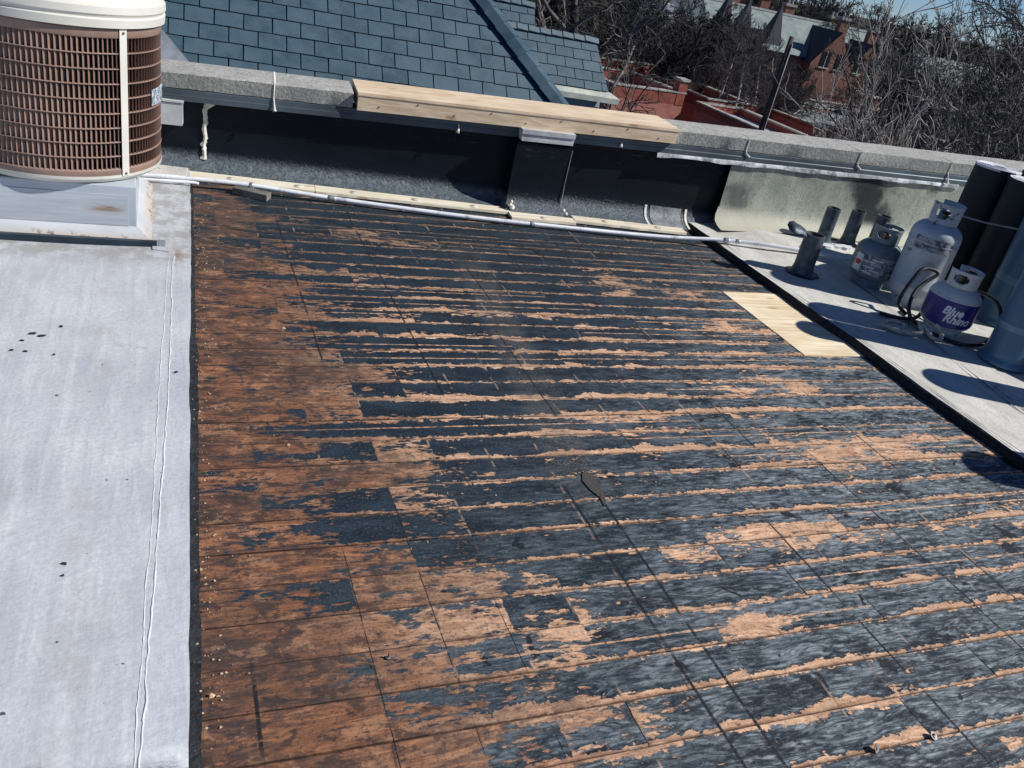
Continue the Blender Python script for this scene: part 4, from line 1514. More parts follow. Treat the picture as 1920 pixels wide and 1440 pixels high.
T40 = (4.115, 3.445, 0.042)
ang4 = math.atan2(-T40[1], -T40[0])
tk4 = tank(T40, 0.138, 0.615, 0.0, M['tank_grey'], 'tall scuffed white propane cylinder with a worn paper label', 0.425, 0.03)
curved(tk4, 0.1395, ang4 + R_(4), 0.110, 0.352, 0.425, M['label_worn'], 'worn_label', 24)
tk4.children[2].rotation_euler = (0, 0, ang4 + R_(120))
T3 = (4.035, 3.710, 0.042)
ang3 = math.atan2(-T3[1], -T3[0])
tk3 = tank(T3, 0.136, 0.372, 0.0, M['tank_old'], 'dull grey propane cylinder with a printed warning label, half hidden', 0.205, 0.03)
curved(tk3, 0.1375, ang3 - R_(4), 0.135, 0.090, 0.205, M['label_worn'], 'warning_label', 24)
curved(tk3, 0.1382, ang3 - R_(42), 0.026, 0.096, 0.198, M['label_white'], 'white_panel', 8)
curved(tk3, 0.1388, ang3 - R_(42), 0.019, 0.132, 0.160, M['label_red'], 'red_mark', 6)
for j in range(6):
    curved(tk3, 0.1382, ang3 - R_(12) + (j % 2) * 0.3, 0.032, 0.100 + 0.0165 * j, 0.106 + 0.0165 * j, M['label_white'], 'print_line', 6)
tk3.children[2].rotation_euler = (0, 0, ang3 + R_(120))

# hose looped round the cylinders
M['hose'] = plain('black_hose', (0.016, 0.018, 0.021), 0.5)
hs = MB()
hp = [(3.90, 3.23, 0.06), (3.86, 3.28, 0.12), (3.93, 3.30, 0.28), (3.99, 3.30, 0.315), (4.05, 3.27, 0.30), (3.98, 3.27, 0.24), (3.91, 3.25, 0.18), (3.87, 3.20, 0.10), (3.88, 3.12, 0.055), (3.95, 2.90, 0.052),
      (4.09, 2.84, 0.09), (4.23, 2.93, 0.20), (4.26, 3.05, 0.26), (4.20, 3.20, 0.24), (4.05, 3.24, 0.16), (3.93, 3.18, 0.07), (3.80, 3.20, 0.053), (3.72, 3.25, 0.053)]
hs.tube(spline(hp, 8), 0.0105, 10)
tag(hs.build('gas_hose', M['hose'], None, True), 'black rubber gas hose looped around the squat white cylinder', 'hose')
# rope tangle
M['rope'] = plain('tan_rope', (0.56, 0.50, 0.40), 0.85, 0, 0.25, 60)
rp = thing('rope', 'frayed tan rope lying in a tangle before the propane cylinders', 'rope')
path = [(3.60, 3.17, 0.055), (3.64, 3.13, 0.062), (3.70, 3.11, 0.058), (3.74, 3.13, 0.070), (3.70, 3.17, 0.075), (3.63, 3.16, 0.066), (3.66, 3.09, 0.056), (3.74, 3.06, 0.056), (3.79, 3.05, 0.075), (3.81, 3.10, 0.100), (3.82, 3.06, 0.090), (3.83, 3.00, 0.060), (3.87, 2.985, 0.064), (3.885, 3.02, 0.10), (3.87, 3.05, 0.115)]
path = [(p[0] - 0.02, p[1] - 0.065, p[2]) for p in path]
sp = spline(path, 16)
for k in range(3):
    g = MB()
    pts = []
    for i, p in enumerate(sp):
        a = i * 0.75 + k * 2 * math.pi / 3
        tdir = (sp[min(i + 1, len(sp) - 1)] - sp[max(i - 1, 0)]).normalized()
        e1 = tdir.cross(Vector((0, 0, 1)))
        if e1.length < 0.01:
            e1 = Vector((1, 0, 0))
        e1.normalize()
        e2 = tdir.cross(e1)
        pts.append(p + e1 * (0.0065 * math.cos(a)) + e2 * (0.0065 * math.sin(a)))
    g.tube(pts, 0.0062, 6)
    g.build('strand', M['rope'], rp, True)
# thin rope tied from the tall cylinder to the rolls
g = MB()
g.tube([(4.20, 3.43, 0.60), (4.32, 3.36, 0.592), (4.50, 3.25, 0.60), (4.85, 3.02, 0.625)], 0.0045, 6)
tag(g.build('tie_cord', plain('grey_cord', (0.30, 0.34, 0.38), 0.7)), 'thin grey cord tied from the tall cylinder across the rolls', 'cord')

# ------------------------------------------------------------------ rolls and tubes
M['roll'] = plain('black_roll', (0.0045, 0.0065, 0.011), 0.6, 0, 0.3, 5)
M['roll_end'] = plain('white_roll_end', (0.74, 0.76, 0.78), 0.6, 0, 0.12, 14, grime=(0.5, 0.53, 0.56), gscale=9)
M['bluefilm'] = plain('blue_grey_film', (0.060, 0.150, 0.250), 0.38, 0.0, 0.12, 3.0, grime=(0.085, 0.18, 0.275), gscale=5)
M['tape'] = plain('clear_tape_band', (0.13, 0.23, 0.33), 0.35)


def roll(loc, r, h, label, mat, endmat, group, lean=0.0):
    t_ = thing('membrane_roll', label, 'roll', loc, rnd.uniform(0, 6), group)
    g = MB()
    # spiral outer wrap so the outline is not a perfect circle
    n = 48
    ring = [r * (1 + 0.03 * (i / n)) for i in range(n + 1)]
    v = []
    for z in (0.0, 0.02, h * 0.33, h * 0.66, h - 0.01, h):
        for i in range(n + 1):
            a = 2 * math.pi * i / n
            k = 1 + 0.006 * math.sin(z * 9 + i * 0.5)
            if z == 0.0:
                k *= 1.03
            v.append((ring[i] * k * math.cos(a), ring[i] * k * math.sin(a), z))
    m_ = n + 1
    f = [(j * m_ + i, j * m_ + i + 1, (j + 1) * m_ + i + 1, (j + 1) * m_ + i) for j in range(5) for i in range(n)]
    f += [(n + j * m_, j * m_, (j + 1) * m_, n + (j + 1) * m_) for j in range(5)]
    g.add(v, f)
    g.build('wrap', mat, t_, auto=40)
    g = MB()
    prof = []
    k = 0
    rr_ = r * 1.01
    prof.append((rr_, h - 0.012))
    while rr_ > r * 0.35:
        prof += [(rr_, h + 0.002 + rnd.uniform(0, 0.004)), (rr_ - 0.010, h + 0.001 + rnd.uniform(0, 0.004)), (rr_ - 0.011, h - 0.004)]
        rr_ -= 0.013
    prof += [(rr_, h), (rr_ - 0.005, h - 0.1)]
    g.lathe(prof, 40)
    g.build('end', endmat, t_, auto=40)
    return t_


roll((4.735, 3.745, 0.042), 0.130, 0.79, 'black membrane roll with white end, nearest the parapet', M['roll'], M['roll_end'], 'upright black membrane rolls')
roll((4.720, 3.475, 0.042), 0.128, 0.78, 'black membrane roll with white end behind the tall cylinder', M['roll'], M['roll_end'], 'upright black membrane rolls')
roll((5.020, 3.640, 0.042), 0.130, 0.80, 'black membrane roll with white end at the back of its cluster', M['roll'], M['roll_end'], 'upright black membrane rolls')


def film_tube(loc, r, h, label):
    t_ = thing('wrapped_tube', label, 'tube', loc, 0, 'upright blue grey tubes')
    g = MB()
    g.lathe([(0.001, 0.004), (r + 0.016, 0.004), (r + 0.019, 0.012), (r + 0.015, 0.024), (r + 0.002, 0.036), (r, 0.05), (r, h * 0.30), (r + 0.001, h * 0.55), (r, h - 0.02), (r + 0.004, h - 0.015), (r + 0.004, h), (r - 0.012, h), (r - 0.012, h - 0.2)], 44)
    g.build('shell', M['bluefilm'], t_, auto=40)
    g = MB()
    g.lathe([(r + 0.001, h * 0.235), (r + 0.0022, h * 0.236), (r + 0.0022, h * 0.275), (r + 0.001, h * 0.276)], 44)
    g.build('tape_band', M['tape'], t_)
    g = MB()
    g.lathe([(r + 0.001, h * 0.52), (r + 0.003, h * 0.523), (r + 0.001, h * 0.526)], 44)
    g.build('seam_ring', M['tape'], t_)
    return t_


film_tube((4.085, 2.705, 0.043), 0.106, 0.82, 'blue grey upright tube with a taped band, in front of the rolls')
film_tube((4.630, 3.210, 0.043), 0.125, 1.10, 'blue grey upright tube standing behind the squat white cylinder')  # height out of view set so its shadow covers the cylinders
film_tube((4.890, 3.090, 0.043), 0.125, 1.10, 'unseen blue grey tube behind another tube, made tall for its shadow')  # stands out of view, made tall to shade the cylinders and roof
roll((4.40, 2.82, 0.042), 0.125, 0.95, 'black membrane roll standing between the blue grey tubes and the red container', M['roll'], M['roll_end'], 'upright black membrane rolls')
# rolls added out of view only to cast their shadows onto the roofs
roll((4.50, 2.05, 0.042), 0.13, 0.95, 'unseen black membrane roll added past the red container for its shadow', M['roll'], M['roll_end'], 'upright black membrane rolls')
roll((4.12, 1.42, 0.042), 0.12, 0.92, 'unseen black membrane roll added close to the plank edge for its shadow', M['roll'], M['roll_end'], 'upright black membrane rolls')
M['red'] = plain('red_plastic', (0.30, 0.012, 0.014), 0.45)
rc_ = thing('fuel_can', 'dark red plastic fuel can behind the front blue grey tube', 'container', (4.36, 2.50, 0.043), R_(20))
g = MB()
g.box(-0.12, 0.12, -0.085, 0.085, 0, 0.26, 0.03)
g.build('body', M['red'], rc_)
g = MB()
g.tube([(-0.08, 0, 0.25), (-0.07, 0, 0.30), (0.03, 0, 0.30), (0.04, 0, 0.25)], 0.012, 8)
g.build('handle', M['red'], rc_, True)
g = MB()
g.lathe([(0.001, 0.255), (0.025, 0.255), (0.025, 0.285), (0.001, 0.287)], 14, (0.085, 0, 0))
g.build('filler_cap', M['black_plastic'], rc_, auto=40)

# ------------------------------------------------------------------ litter on the roof
rg = random.Random(77)
M['chip'] = plain('wood_crumbs', (0.52, 0.38, 0.25), 0.9, 0, 0.3, 50)
M['flake'] = plain('tar_flakes', (0.02, 0.022, 0.026), 0.8)


def crumbs(g, x, y, z, r_):
    a = rg.uniform(0, 6.28)
    k = [rg.uniform(0.5, 1.2) for _ in range(5)]
    v = [(x + r_ * k[i] * math.cos(a + i * 1.257), y + r_ * 0.7 * k[i] * math.sin(a + i * 1.257), z) for i in range(5)]
    v += [(x + (p[0] - x) * 0.5, y + (p[1] - y) * 0.5, z + r_ * rg.uniform(0.3, 0.8)) for p in v[:5]]
    g.add(v, [(i, (i + 1) % 5, 5 + (i + 1) % 5, 5 + i) for i in range(5)] + [(5, 6, 7, 8, 9)])


g = MB()
for i in range(330):
    y = rg.uniform(0.9, 4.5)
    x = 0.03 + 0.029 * y + abs(rg.gauss(0.035, 0.022))
    crumbs(g, x, y, 0.0005 if x > 0.06 + 0.029 * y else 0.012, rg.choice([0.0016, 0.002, 0.0025, 0.003, 0.0045]))
for i in range(260):
    crumbs(g, rg.uniform(0.2, 3.2), rg.uniform(0.8, 4.5), 0.001, rg.choice([0.0012, 0.0016, 0.002, 0.0035]))
for (x, y, r_) in ((0.092, 1.67, 0.009), (0.10, 1.28, 0.010), (0.086, 1.84, 0.006), (0.45, 3.0, 0.010), (0.37, 2.2, 0.008), (0.18, 1.328, 0.005)):
    crumbs(g, x, y, 0.001, r_)
tag(g.build('wood_crumbs', M['chip']), 'scattered pale wood crumbs along the edge of the planks', 'crumbs', kind='stuff')
for i, (x, y) in enumerate([(-0.387, 2.857), (-0.358, 2.842), (-0.41, 2.806), (-0.432, 2.739), (-0.393, 2.732), (-0.305, 2.916), (-0.309, 2.712), (0.055, 2.598), (-0.203, 1.692), (-0.202, 1.652)]):
    g = MB()
    r_ = rg.uniform(0.004, 0.008) if i not in (0, 1) else 0.013
    poly = [(r_ * rg.uniform(0.6, 1.2) * math.cos(a), r_ * 0.5 * rg.uniform(0.6, 1.2) * math.sin(a)) for a in [j * 1.047 for j in range(6)]]
    g.prism(poly, 0, 0.004)
    o = g.build('tar_flake', M['flake'])
    o.location = (x, y, 0.0335)
    o.rotation_euler = (0, 0, rg.uniform(-0.5, 0.5))
    tag(o, 'small black tar flake lying on the silver coated roof', 'flake', 'tar flakes on the coated roof')
# a fragment of old granule felt stuck to the planks
tt = NT('granule_felt')
P = tt.pos()
n_ = tt.noise(P, 300, 2)
M['granule'] = tt.out(tt.mix(tt.ss(n_, 0.4, 0.65), (0.02, 0.02, 0.022), (0.13, 0.115, 0.10)), 0.95, 0, tt.bump(n_, 0.8, 0.004))
g = MB()
poly = [(1.302, 2.005), (1.325, 1.985), (1.335, 1.93), (1.322, 1.87), (1.305, 1.80), (1.288, 1.775), (1.283, 1.83), (1.270, 1.88), (1.262, 1.94), (1.275, 1.985)]
poly = [(1.298 + (p[0] - 1.298) * 0.72 + 0.004 * math.sin(i * 2.3), 1.90 + (p[1] - 1.89) * 0.8) for i, p in enumerate(poly)]
g.prism(poly, -0.002, 0.0035)
tag(g.build('felt_scrap', M['granule']), 'dark granule felt scrap still stuck to the planks', 'scrap')
# nails with caps left in the deck
for (x, y, lab, r_, tilt) in ((1.55, 0.852, 'round tin nail cap standing on edge on the blackened planks', 0.011, 60), (1.736, 0.852, 'crumpled tin nail cap beside a dark tar blotch', 0.011, 30), (0.486, 1.32, 'small silver nail head on the brown planks', 0.006, 0)):
    n_ = thing('roofing_nail', lab, 'nail', (x, y, 0.0015))
    g = MB()
    g.lathe([(0.0005, 0.0035), (r_ * 0.4, 0.0035), (r_ * 0.5, 0.0015), (r_, 0.002), (r_, 0.0), (0.0005, 0.0)], 14)
    o = g.build('cap', M['nail'], n_, auto=40)
    o.rotation_euler = (R_(tilt), 0, 0.4)
    o.location = (0, 0, r_ * math.sin(R_(tilt)) * 0.9)
    g = MB()
    g.tube([(0, 0, -0.01), (0, 0, 0.012)], 0.0022, 7)
    g.build('shank', M['screw'], n_, True)

# ------------------------------------------------------------------ slate house behind the parapet
SP0 = Vector((1.557, 9.316, 0.036))
sv = Vector((1.0, -0.045, 0)).normalized()
sb = Vector((-sv.y, sv.x, 0))
PIT = R_(48)
sup = sb * math.cos(PIT) + Vector((0, 0, math.sin(PIT)))
snr = sv.cross(sup).normalized()
house = thing('slate_house', 'neighbouring house with steep blue grey slate hip roof', 'house', (1.5, 10, GZ))
house_inv = Matrix.Translation((1.5, 10, GZ)).inverted()


def roofmat(P0):
    m_ = Matrix((sv, sup, snr)).transposed().to_4x4()
    return Matrix.Translation(P0) @ m_


def clip(poly, nx_, ny_, d_):
    out = []
    for i in range(len(poly)):
        a = poly[i]
        b = poly[(i + 1) % len(poly)]
        da = a[0] * nx_ + a[1] * ny_ - d_
        db = b[0] * nx_ + b[1] * ny_ - d_
        if da <= 0:
            out.append(a)
        if (da < 0) != (db < 0) and abs(da - db) > 1e-9:
            u = da / (da - db)
            out.append((a[0] + (b[0] - a[0]) * u, a[1] + (b[1] - a[1]) * u))
    return out


def slate_roof(name, P0, a0, a1, b0, b1, phase, row0_, halfplanes, rgs, exp=0.1755, wid=0.280):
    base = roofmat(P0)
    g = MB()
    poly = [(a0, b0), (a1, b0), (a1, b1), (a0, b1)]
    for hp in halfplanes:
        poly = clip(poly, *hp)
    g.prism(poly, -0.06, -0.012)
    ro = g.build(name, M['slate_under'], house)
    ro.matrix_local = house_inv @ base
    k = math.floor((b0 - row0_) / exp)
    cache = {}
    while True:
        bl = row0_ + k * exp
        if bl > b1 - 0.02:
            break
        j = math.floor((a0 - phase) / wid)
        while True:
            al = phase + j * wid + (k % 2) * wid * 0.5
            if al > a1:
                break
            gp = 0.0060
            q = [(al + gp, bl), (al + wid - gp, bl), (al + wid - gp, min(bl + exp * 1.16, b1)), (al + gp, min(bl + exp * 1.16, b1))]
            # slightly ragged lower edge
            q = [(al + gp, bl + rgs.uniform(-0.003, 0.003)), (al + wid * 0.5, bl + rgs.uniform(-0.002, 0.002)), (al + wid - gp, bl + rgs.uniform(-0.003, 0.003))] + q[2:]
            pc = q
            for e in ((-1, 0, -a0), (1, 0, a1), (0, -1, -b0)):
                pc = clip(pc, *e)
            for hp in halfplanes:
                pc = clip(pc, *hp)
            if len(pc) >= 3:
                ar = 0.5 * abs(sum(pc[i][0] * pc[(i + 1) % len(pc)][1] - pc[(i + 1) % len(pc)][0] * pc[i][1] for i in range(len(pc))))
                if ar > 0.0015:
                    cx_ = al + wid / 2
                    n_ = len(pc)
                    lift = lambda p: 0.014 * (1 - (p[1] - bl) / (exp * 1.16))
                    th = 0.012
                    v = [(p[0] - cx_, p[1] - bl, lift(p) - 0.006) for p in pc] + [(p[0] - cx_, p[1] - bl, lift(p) + th - 0.006) for p in pc]
                    f = [tuple(range(n_ - 1, -1, -1)), tuple(range(n_, 2 * n_))] + [(i, (i + 1) % n_, n_ + (i + 1) % n_, n_ + i) for i in range(n_)]
                    gm = MB()
                    gm.add(v, f)
                    o = gm.build('slate', M['slate'], ro)
                    o.location = (cx_, bl + rgs.uniform(-0.003, 0.003), rgs.uniform(0, 0.002))
                    o.rotation_euler = (rgs.uniform(-0.006, 0.006), 0, rgs.uniform(-0.009, 0.009))
            j += 1
        k += 1
    return ro


def caps(ro, p0, p1, nrm, n, w, ln, rgs):
    """overlapping ridge or hip slates from p0 (low) to p1, in roof-local coordinates"""
    p0, p1 = Vector(p0), Vector(p1)
    d_ = (p1 - p0)
    L = d_.length
    d_.normalize()
    nv = Vector(nrm).normalized()
    sd = d_.cross(nv)
    for i in range(n):
        c_ = p0 + d_ * (L * (i + 0.5) / n)
        lift = 0.012
        g = MB()
        hl = L / n * 0.62
        v = []
        for (t_, zz) in ((-hl, 0.030), (hl, 0.012)):
            for (s_, dz) in ((-w, -0.045), (-w, -0.032), (0, 0.012), (w, -0.032), (w, -0.045), (0, -0.002)):
                v.append(c_ + d_ * t_ + sd * s_ + nv * (zz + dz))
        f = [(k, (k + 1) % 6, 6 + (k + 1) % 6, 6 + k) for k in range(6)] + [(5, 4, 3, 2, 1, 0), (6, 7, 8, 9, 10, 11)]
        g.add(v, f)
        g.build('cap_slate', M['slate'], ro)


rgs = random.Random(31)
# hip line through (1.783,0.998) and (2.607,-0.108) in roof coordinates
hx0, hy0, hx1, hy1 = 1.80, 0.998, 2.62, -0.108
dx_, dy_ = hx1 - hx0, hy1 - hy0
nl = math.hypot(dx_, dy_)
nxh, nyh = -dy_ / nl, dx_ / nl
HP = (nxh, nyh, nxh * hx0 + nyh * hy0)
main = slate_roof('roof', SP0, -1.9, 3.0, -0.62, 1.55, -0.056, -0.047, [HP], rgs)
hs0 = (hx1 + dx_ / dy_ * (-0.62 - hy1) * 1.0, -0.62, 0.0)
hs1 = (hx0 + dx_ / dy_ * (1.55 - hy0), 1.55, 0.0)
caps(main, (hs0[0], hs0[1], 0.055), (hs1[0], hs1[1], 0.055), (0.12, 0.05, 1.0), 13, 0.105, 0.3, rgs)
# hip return slope (faces right, mostly hidden)
g = MB()
Mx = roofmat(SP0)
pa = Mx @ Vector((hs0[0], hs0[1], -0.02))
pb = Mx @ Vector((hs1[0], hs1[1], -0.02))
g.add([pa, pb, pb + Vector((0.6, 6, 0)), pa + Vector((0.6, 6.0, 0))], [(0, 3, 2, 1)])
o = g.build('hip_slope', M['slate_under'], house)
o.matrix_local = house_inv
# body below
M['siding'] = plain('pale_blue_siding', (0.26, 0.33, 0.39), 0.7, 0, 0.1, 2)
M['gutter'] = plain('pale_gutter', (0.50, 0.53, 0.46), 0.6, 0, 0.15, 6)
g = MB()
g.box(-3, 4.2, 9.6, 17, GZ, -0.9)
o = g.build('wall', M['siding'], house)
o.matrix_local = house_inv
# small valley flashing at the left of the roof
g = MB()
v = [Mx @ Vector(p) for p in ((-1.62, -0.05, 0.05), (-1.50, -0.05, 0.06), (-1.20, -0.42, 0.06), (-0.98, -0.44, 0.06), (-0.98, -0.50, 0.05), (-1.62, -0.52, 0.05))]
g.add(v, [(0, 1, 2, 5), (2, 3, 4, 5)])
o = g.build('valley_flashing', M['galv'], house)
o.matrix_local = house_inv
# lower wing of the slate house
SP1 = Vector((5.975, 12.50, -0.07))
VG = (0.986, 0.165, 0.442)
wing = slate_roof('wing_roof', SP1, -1.75, 0.60, -0.40, 0.475, -0.04, 0.09, [VG], rgs, 0.1755, 0.300)
caps(wing, (-1.7, 0.475, 0.02), (0.385, 0.475, 0.02), (0, 0.55, 1.0), 11, 0.075, 0.3, rgs)
M1 = roofmat(SP1)
g = MB()
wd = [M1 @ Vector(p) for p in ((-1.75, 0.47, -0.03), (0.37, 0.47, -0.03))]
g.add([wd[0], wd[1], wd[1] + Vector((0.02, 0.75, -0.8)), wd[0] + Vector((0.02, 0.75, -0.8))], [(0, 1, 2, 3)])
o = g.build('wing_back_slope', M['slate_under'], house)
o.matrix_local = house_inv
SP2 = Vector((5.62, 13.72, 0.40))
back = slate_roof('back_roof', SP2, -1.6, 0.02, -0.55, 0.20, -0.1, 0.0, [], rgs, 0.1755, 0.300)
caps(back, (-1.5, 0.20, 0.02), (0.01, 0.20, 0.02), (0, 0.55, 1.0), 8, 0.075, 0.3, rgs)
g = MB()
ga, gb = M1 @ Vector((-1.75, -0.40, 0.0)), M1 @ Vector((0.56, -0.40, 0.0))
g.add([ga + Vector((0, 0.02, 0.0)), gb + Vector((0, 0.02, 0)), gb + Vector((0.10, -0.16, -0.06)), ga + Vector((0, -0.16, -0.06)), ga + Vector((0, -0.16, -0.14)), gb + Vector((0.10, -0.16, -0.14))], [(0, 3, 2, 1), (3, 4, 5, 2)])
o = g.build('gutter', M['gutter'], house)
o.matrix_local = house_inv
g = MB()
g.box(4.2, gb.x - 0.12, 12.28, 13.9, GZ, ga.z - 0.10)
o = g.build('wing_wall', M['siding'], house)
o.matrix_local = house_inv
# siding boards on the wing front
for i in range(7):
    g = MB()
    z_ = ga.z - 0.20 - i * 0.11
    g.add([(4.2, 12.277, z_ + 0.055), (gb.x - 0.11, 12.277, z_ + 0.055), (gb.x - 0.11, 12.255, z_ - 0.05), (4.2, 12.255, z_ - 0.05), (4.2, 12.277, z_ - 0.05), (gb.x - 0.11, 12.277, z_ - 0.05)], [(0, 3, 2, 1), (3, 4, 5, 2)])
    o = g.build('siding_board', M['siding'], house)
    o.matrix_local = house_inv

# ------------------------------------------------------------------ brick garages beyond
M['redbrick'] = brick_material('red_brick', (0.38, 0.120, 0.092), (0.45, 0.155, 0.12), (0.36, 0.29, 0.26), 2.6)
M['brightbrick'] = brick_material('orange_red_brick', (0.27, 0.058, 0.038), (0.31, 0.075, 0.048), (0.26, 0.18, 0.15), 2.6)
M['cope'] = plain('pale_coping', (0.36, 0.345, 0.31), 0.9, 0, 0.2, 1.5)
M['whiteroof'] = plain('white_roof_sheet', (0.72, 0.75, 0.78), 0.6, 0, 0.12, 0.7)
M['greyroof'] = plain('grey_flat_roof', (0.20, 0.225, 0.225), 0.85, 0, 0.3, 0.5)
M['glass'] = plain('dark_window_glass', (0.012, 0.016, 0.022), 0.12, 0, 0.2, 2)
M['trim'] = plain('pale_trim', (0.50, 0.50, 0.47), 0.7)
M['awning'] = plain('orange_red_roof', (0.46, 0.075, 0.03), 0.6, 0, 0.12, 0.6)


def garage(name, label, x0, x1, y0, y1, ztop, rot=0.0, par=0.7, brick='redbrick', roofm='whiteroof', chim=None):
    cx_, cy_ = (x0 + x1) / 2, (y0 + y1) / 2
    t_ = thing(name, label, 'building', (cx_, cy_, GZ), rot)
    hx, hy = (x1 - x0) / 2, (y1 - y0) / 2
    H_ = ztop - GZ
    g = MB()
    g.box(-hx, hx, -hy, hy, 0, H_ - par)
    g.build('wall', M[brick], t_)
    g = MB()
    g.box(-hx + 0.3, hx - 0.3, -hy + 0.3, hy - 0.3, H_ - par, H_ - par + 0.03)
    g.build('flat_roof', M[roofm], t_)
    for (a, b, c_, d_) in ((-hx, hx, -hy, -hy + 0.3), (-hx, hx, hy - 0.3, hy), (-hx, -hx + 0.3, -hy + 0.3, hy - 0.3), (hx - 0.3, hx, -hy + 0.3, hy - 0.3)):
        g = MB()
        g.box(a, b, c_, d_, H_ - par + 0.001, H_)
        p_ = g.build('parapet', M['brightbrick'] if brick == 'redbrick' else M[brick], t_)
        g = MB()
        g.box(a - 0.05, b + 0.05, c_ - 0.05, d_ + 0.05, H_ + 0.001, H_ + 0.09)
        g.build('coping', M['cope'], p_)
    if chim:
        for (x, y, w_, h_) in chim:
            g = MB()
            g.box(x - w_, x + w_, y - w_, y + w_, H_ - par, H_ + h_)
            c_ = g.build('chimney', M['brightbrick'], t_)
            g = MB()
            g.box(x - w_ * 1.25, x + w_ * 1.25, y - w_ * 1.25, y + w_ * 1.25, H_ + h_ + 0.001, H_ + h_ + 0.16)
            g.build('chimney_cap', M['cope'], c_)
    return t_


garage('brick_garage', 'red brick flat roofed building with a small chimney at its corner', 25.9, 31.7, 49.4, 56.0, -5.5, R_(6), 0.75, chim=[(2.55, -3.0, 0.33, 0.75)])
garage('brick_garage', 'brick building with orange red parapet and white roof behind another', 26.5, 33.5, 57.0, 63.0, -5.0, R_(10), 0.9)
garage('brick_garage', 'brick building with white roof and pale copings beside a long shaded wall', 34.0, 38.2, 50.4, 57.0, -5.7, R_(4), 0.7)
garage('brick_garage', 'long low brick garage with white patched roof beside the utility pole', 33.2, 37.0, 41.0, 49.8, -5.9, R_(2), 0.45)
garage('flat_garage', 'wide grey flat roofed garage beyond the utility pole', 41.5, 56.0, 49.0, 57.5, -6.1, R_(8), 0.2, 'redbrick', 'greyroof', [(5.5, 2.5, 0.4, 1.6)])
garage('flat_garage', 'low tan masonry garage half hidden behind the thicket', 52.0, 70.0, 60.5, 68.0, -6.8, R_(8), 0.2, 'redbrick', 'greyroof')

# utility pole
M['pole'] = plain('creosoted_pole', (0.055, 0.042, 0.036), 0.85, 0, 0.3, 3)
up_ = thing('utility_pole', 'tall dark wooden utility pole standing beside the garages', 'utility pole', (23.35, 30.0, GZ))
g = MB()
g.tube([(0, 0, 0), (0.05, 0, 5), (0.1, 0, 9.05)], [0.135, 0.115, 0.10], 12)
g.build('shaft', M['pole'], up_, True)
g = MB()
g.tube([(0.10, -0.12, 3.0), (0.14, -0.12, 8.8)], 0.024, 6)
g.build('lit_edge_strip', M['cope'], up_, True)  # pale tube standing in for the sunlit edge of the pole
g = MB()
g.tube([(0.5, -0.2, 2.6), (1.6, -0.9, 4.4)], 0.05, 6)
g.build('guard', M['galv'], up_, True)

# ------------------------------------------------------------------ far brick house with gables
M['farroof'] = plain('grey_green_slates', (0.20, 0.245, 0.235), 0.7, 0, 0.2, 0.8)
M['farroof_dark'] = plain('dark_slates', (0.040, 0.048, 0.055), 0.7, 0, 0.2, 0.8)
M['farbrick'] = brick_material('far_brick', (0.235, 0.100, 0.075), (0.28, 0.125, 0.09), (0.25, 0.22, 0.2), 1.6)
fh = thing('gabled_house', 'large brick house with grey green roof, two gables and tall chimneys', 'house', (65.5, 85.5, GZ), R_(-6))
HZ = 8.4
g = MB()
L = 10.5
g.box(-L, L, -4.5, 6, 0, 4.9)
g.build('wall', M['farbrick'], fh)
g = MB()
g.add([(-L - 0.3, -4.9, 4.85), (L + 0.3, -4.9, 4.85), (L + 0.3, 0.4, HZ), (-L - 0.3, 0.4, HZ), (-L - 0.3, 6.3, 4.85), (L + 0.3, 6.3, 4.85)], [(0, 1, 2, 3), (3, 2, 5, 4), (0, 3, 4), (1, 5, 2)])
rf = g.build('roof', M['farroof'], fh)
g = MB()
g.box(-L - 0.35, L + 0.35, 0.2, 0.6, HZ - 0.06, HZ + 0.14)
g.build('ridge', M['trim'], rf)


def gable(cx_, w_, peak, yf, brick='farbrick', wins=True):
    g = MB()
    y0_, y1_ = yf, 0.2
    g.add([(cx_ - w_, y0_, 0.01), (cx_ + w_, y0_, 0.01), (cx_ + w_, y0_, 4.6), (cx_, y0_, peak), (cx_ - w_, y0_, 4.6), (cx_ - w_, y1_, 0.01), (cx_ + w_, y1_, 0.01), (cx_ + w_, y1_, 4.6), (cx_ - w_, y1_, 4.6)], [(0, 1, 2, 3, 4), (1, 6, 7, 2), (5, 0, 4, 8)])
    gb_ = g.build('gable', M[brick], fh)
    g = MB()
    k = 0.25
    g.add([(cx_ - w_ - k, y0_ + 0.05, 4.45), (cx_, y0_ + 0.05, peak + 0.12), (cx_, y1_ + 1.0, peak + 0.12), (cx_ - w_ - k, y1_, 4.45), (cx_ + w_ + k, y0_ + 0.05, 4.45), (cx_ + w_ + k, y1_, 4.45)], [(0, 1, 2, 3), (1, 4, 5, 2)])
    g.build('gable_roof', M['farroof_dark'], gb_)
    if wins:
        for wx in (-0.95, 0.95):
            g = MB()
            g.box(cx_ + wx - 0.55, cx_ + wx + 0.55, y0_ - 0.05, y0_ + 0.1, 4.3, 5.9)
            wd_ = g.build('window', M['glass'], gb_)
            g = MB()
            g.box(cx_ + wx - 0.65, cx_ + wx + 0.65, y0_ - 0.12, y0_ - 0.051, 4.18, 4.29)
            g.box(cx_ + wx - 0.03, cx_ + wx + 0.03, y0_ - 0.09, y0_ - 0.051, 4.3, 5.9)
            g.build('sill', M['trim'], wd_)


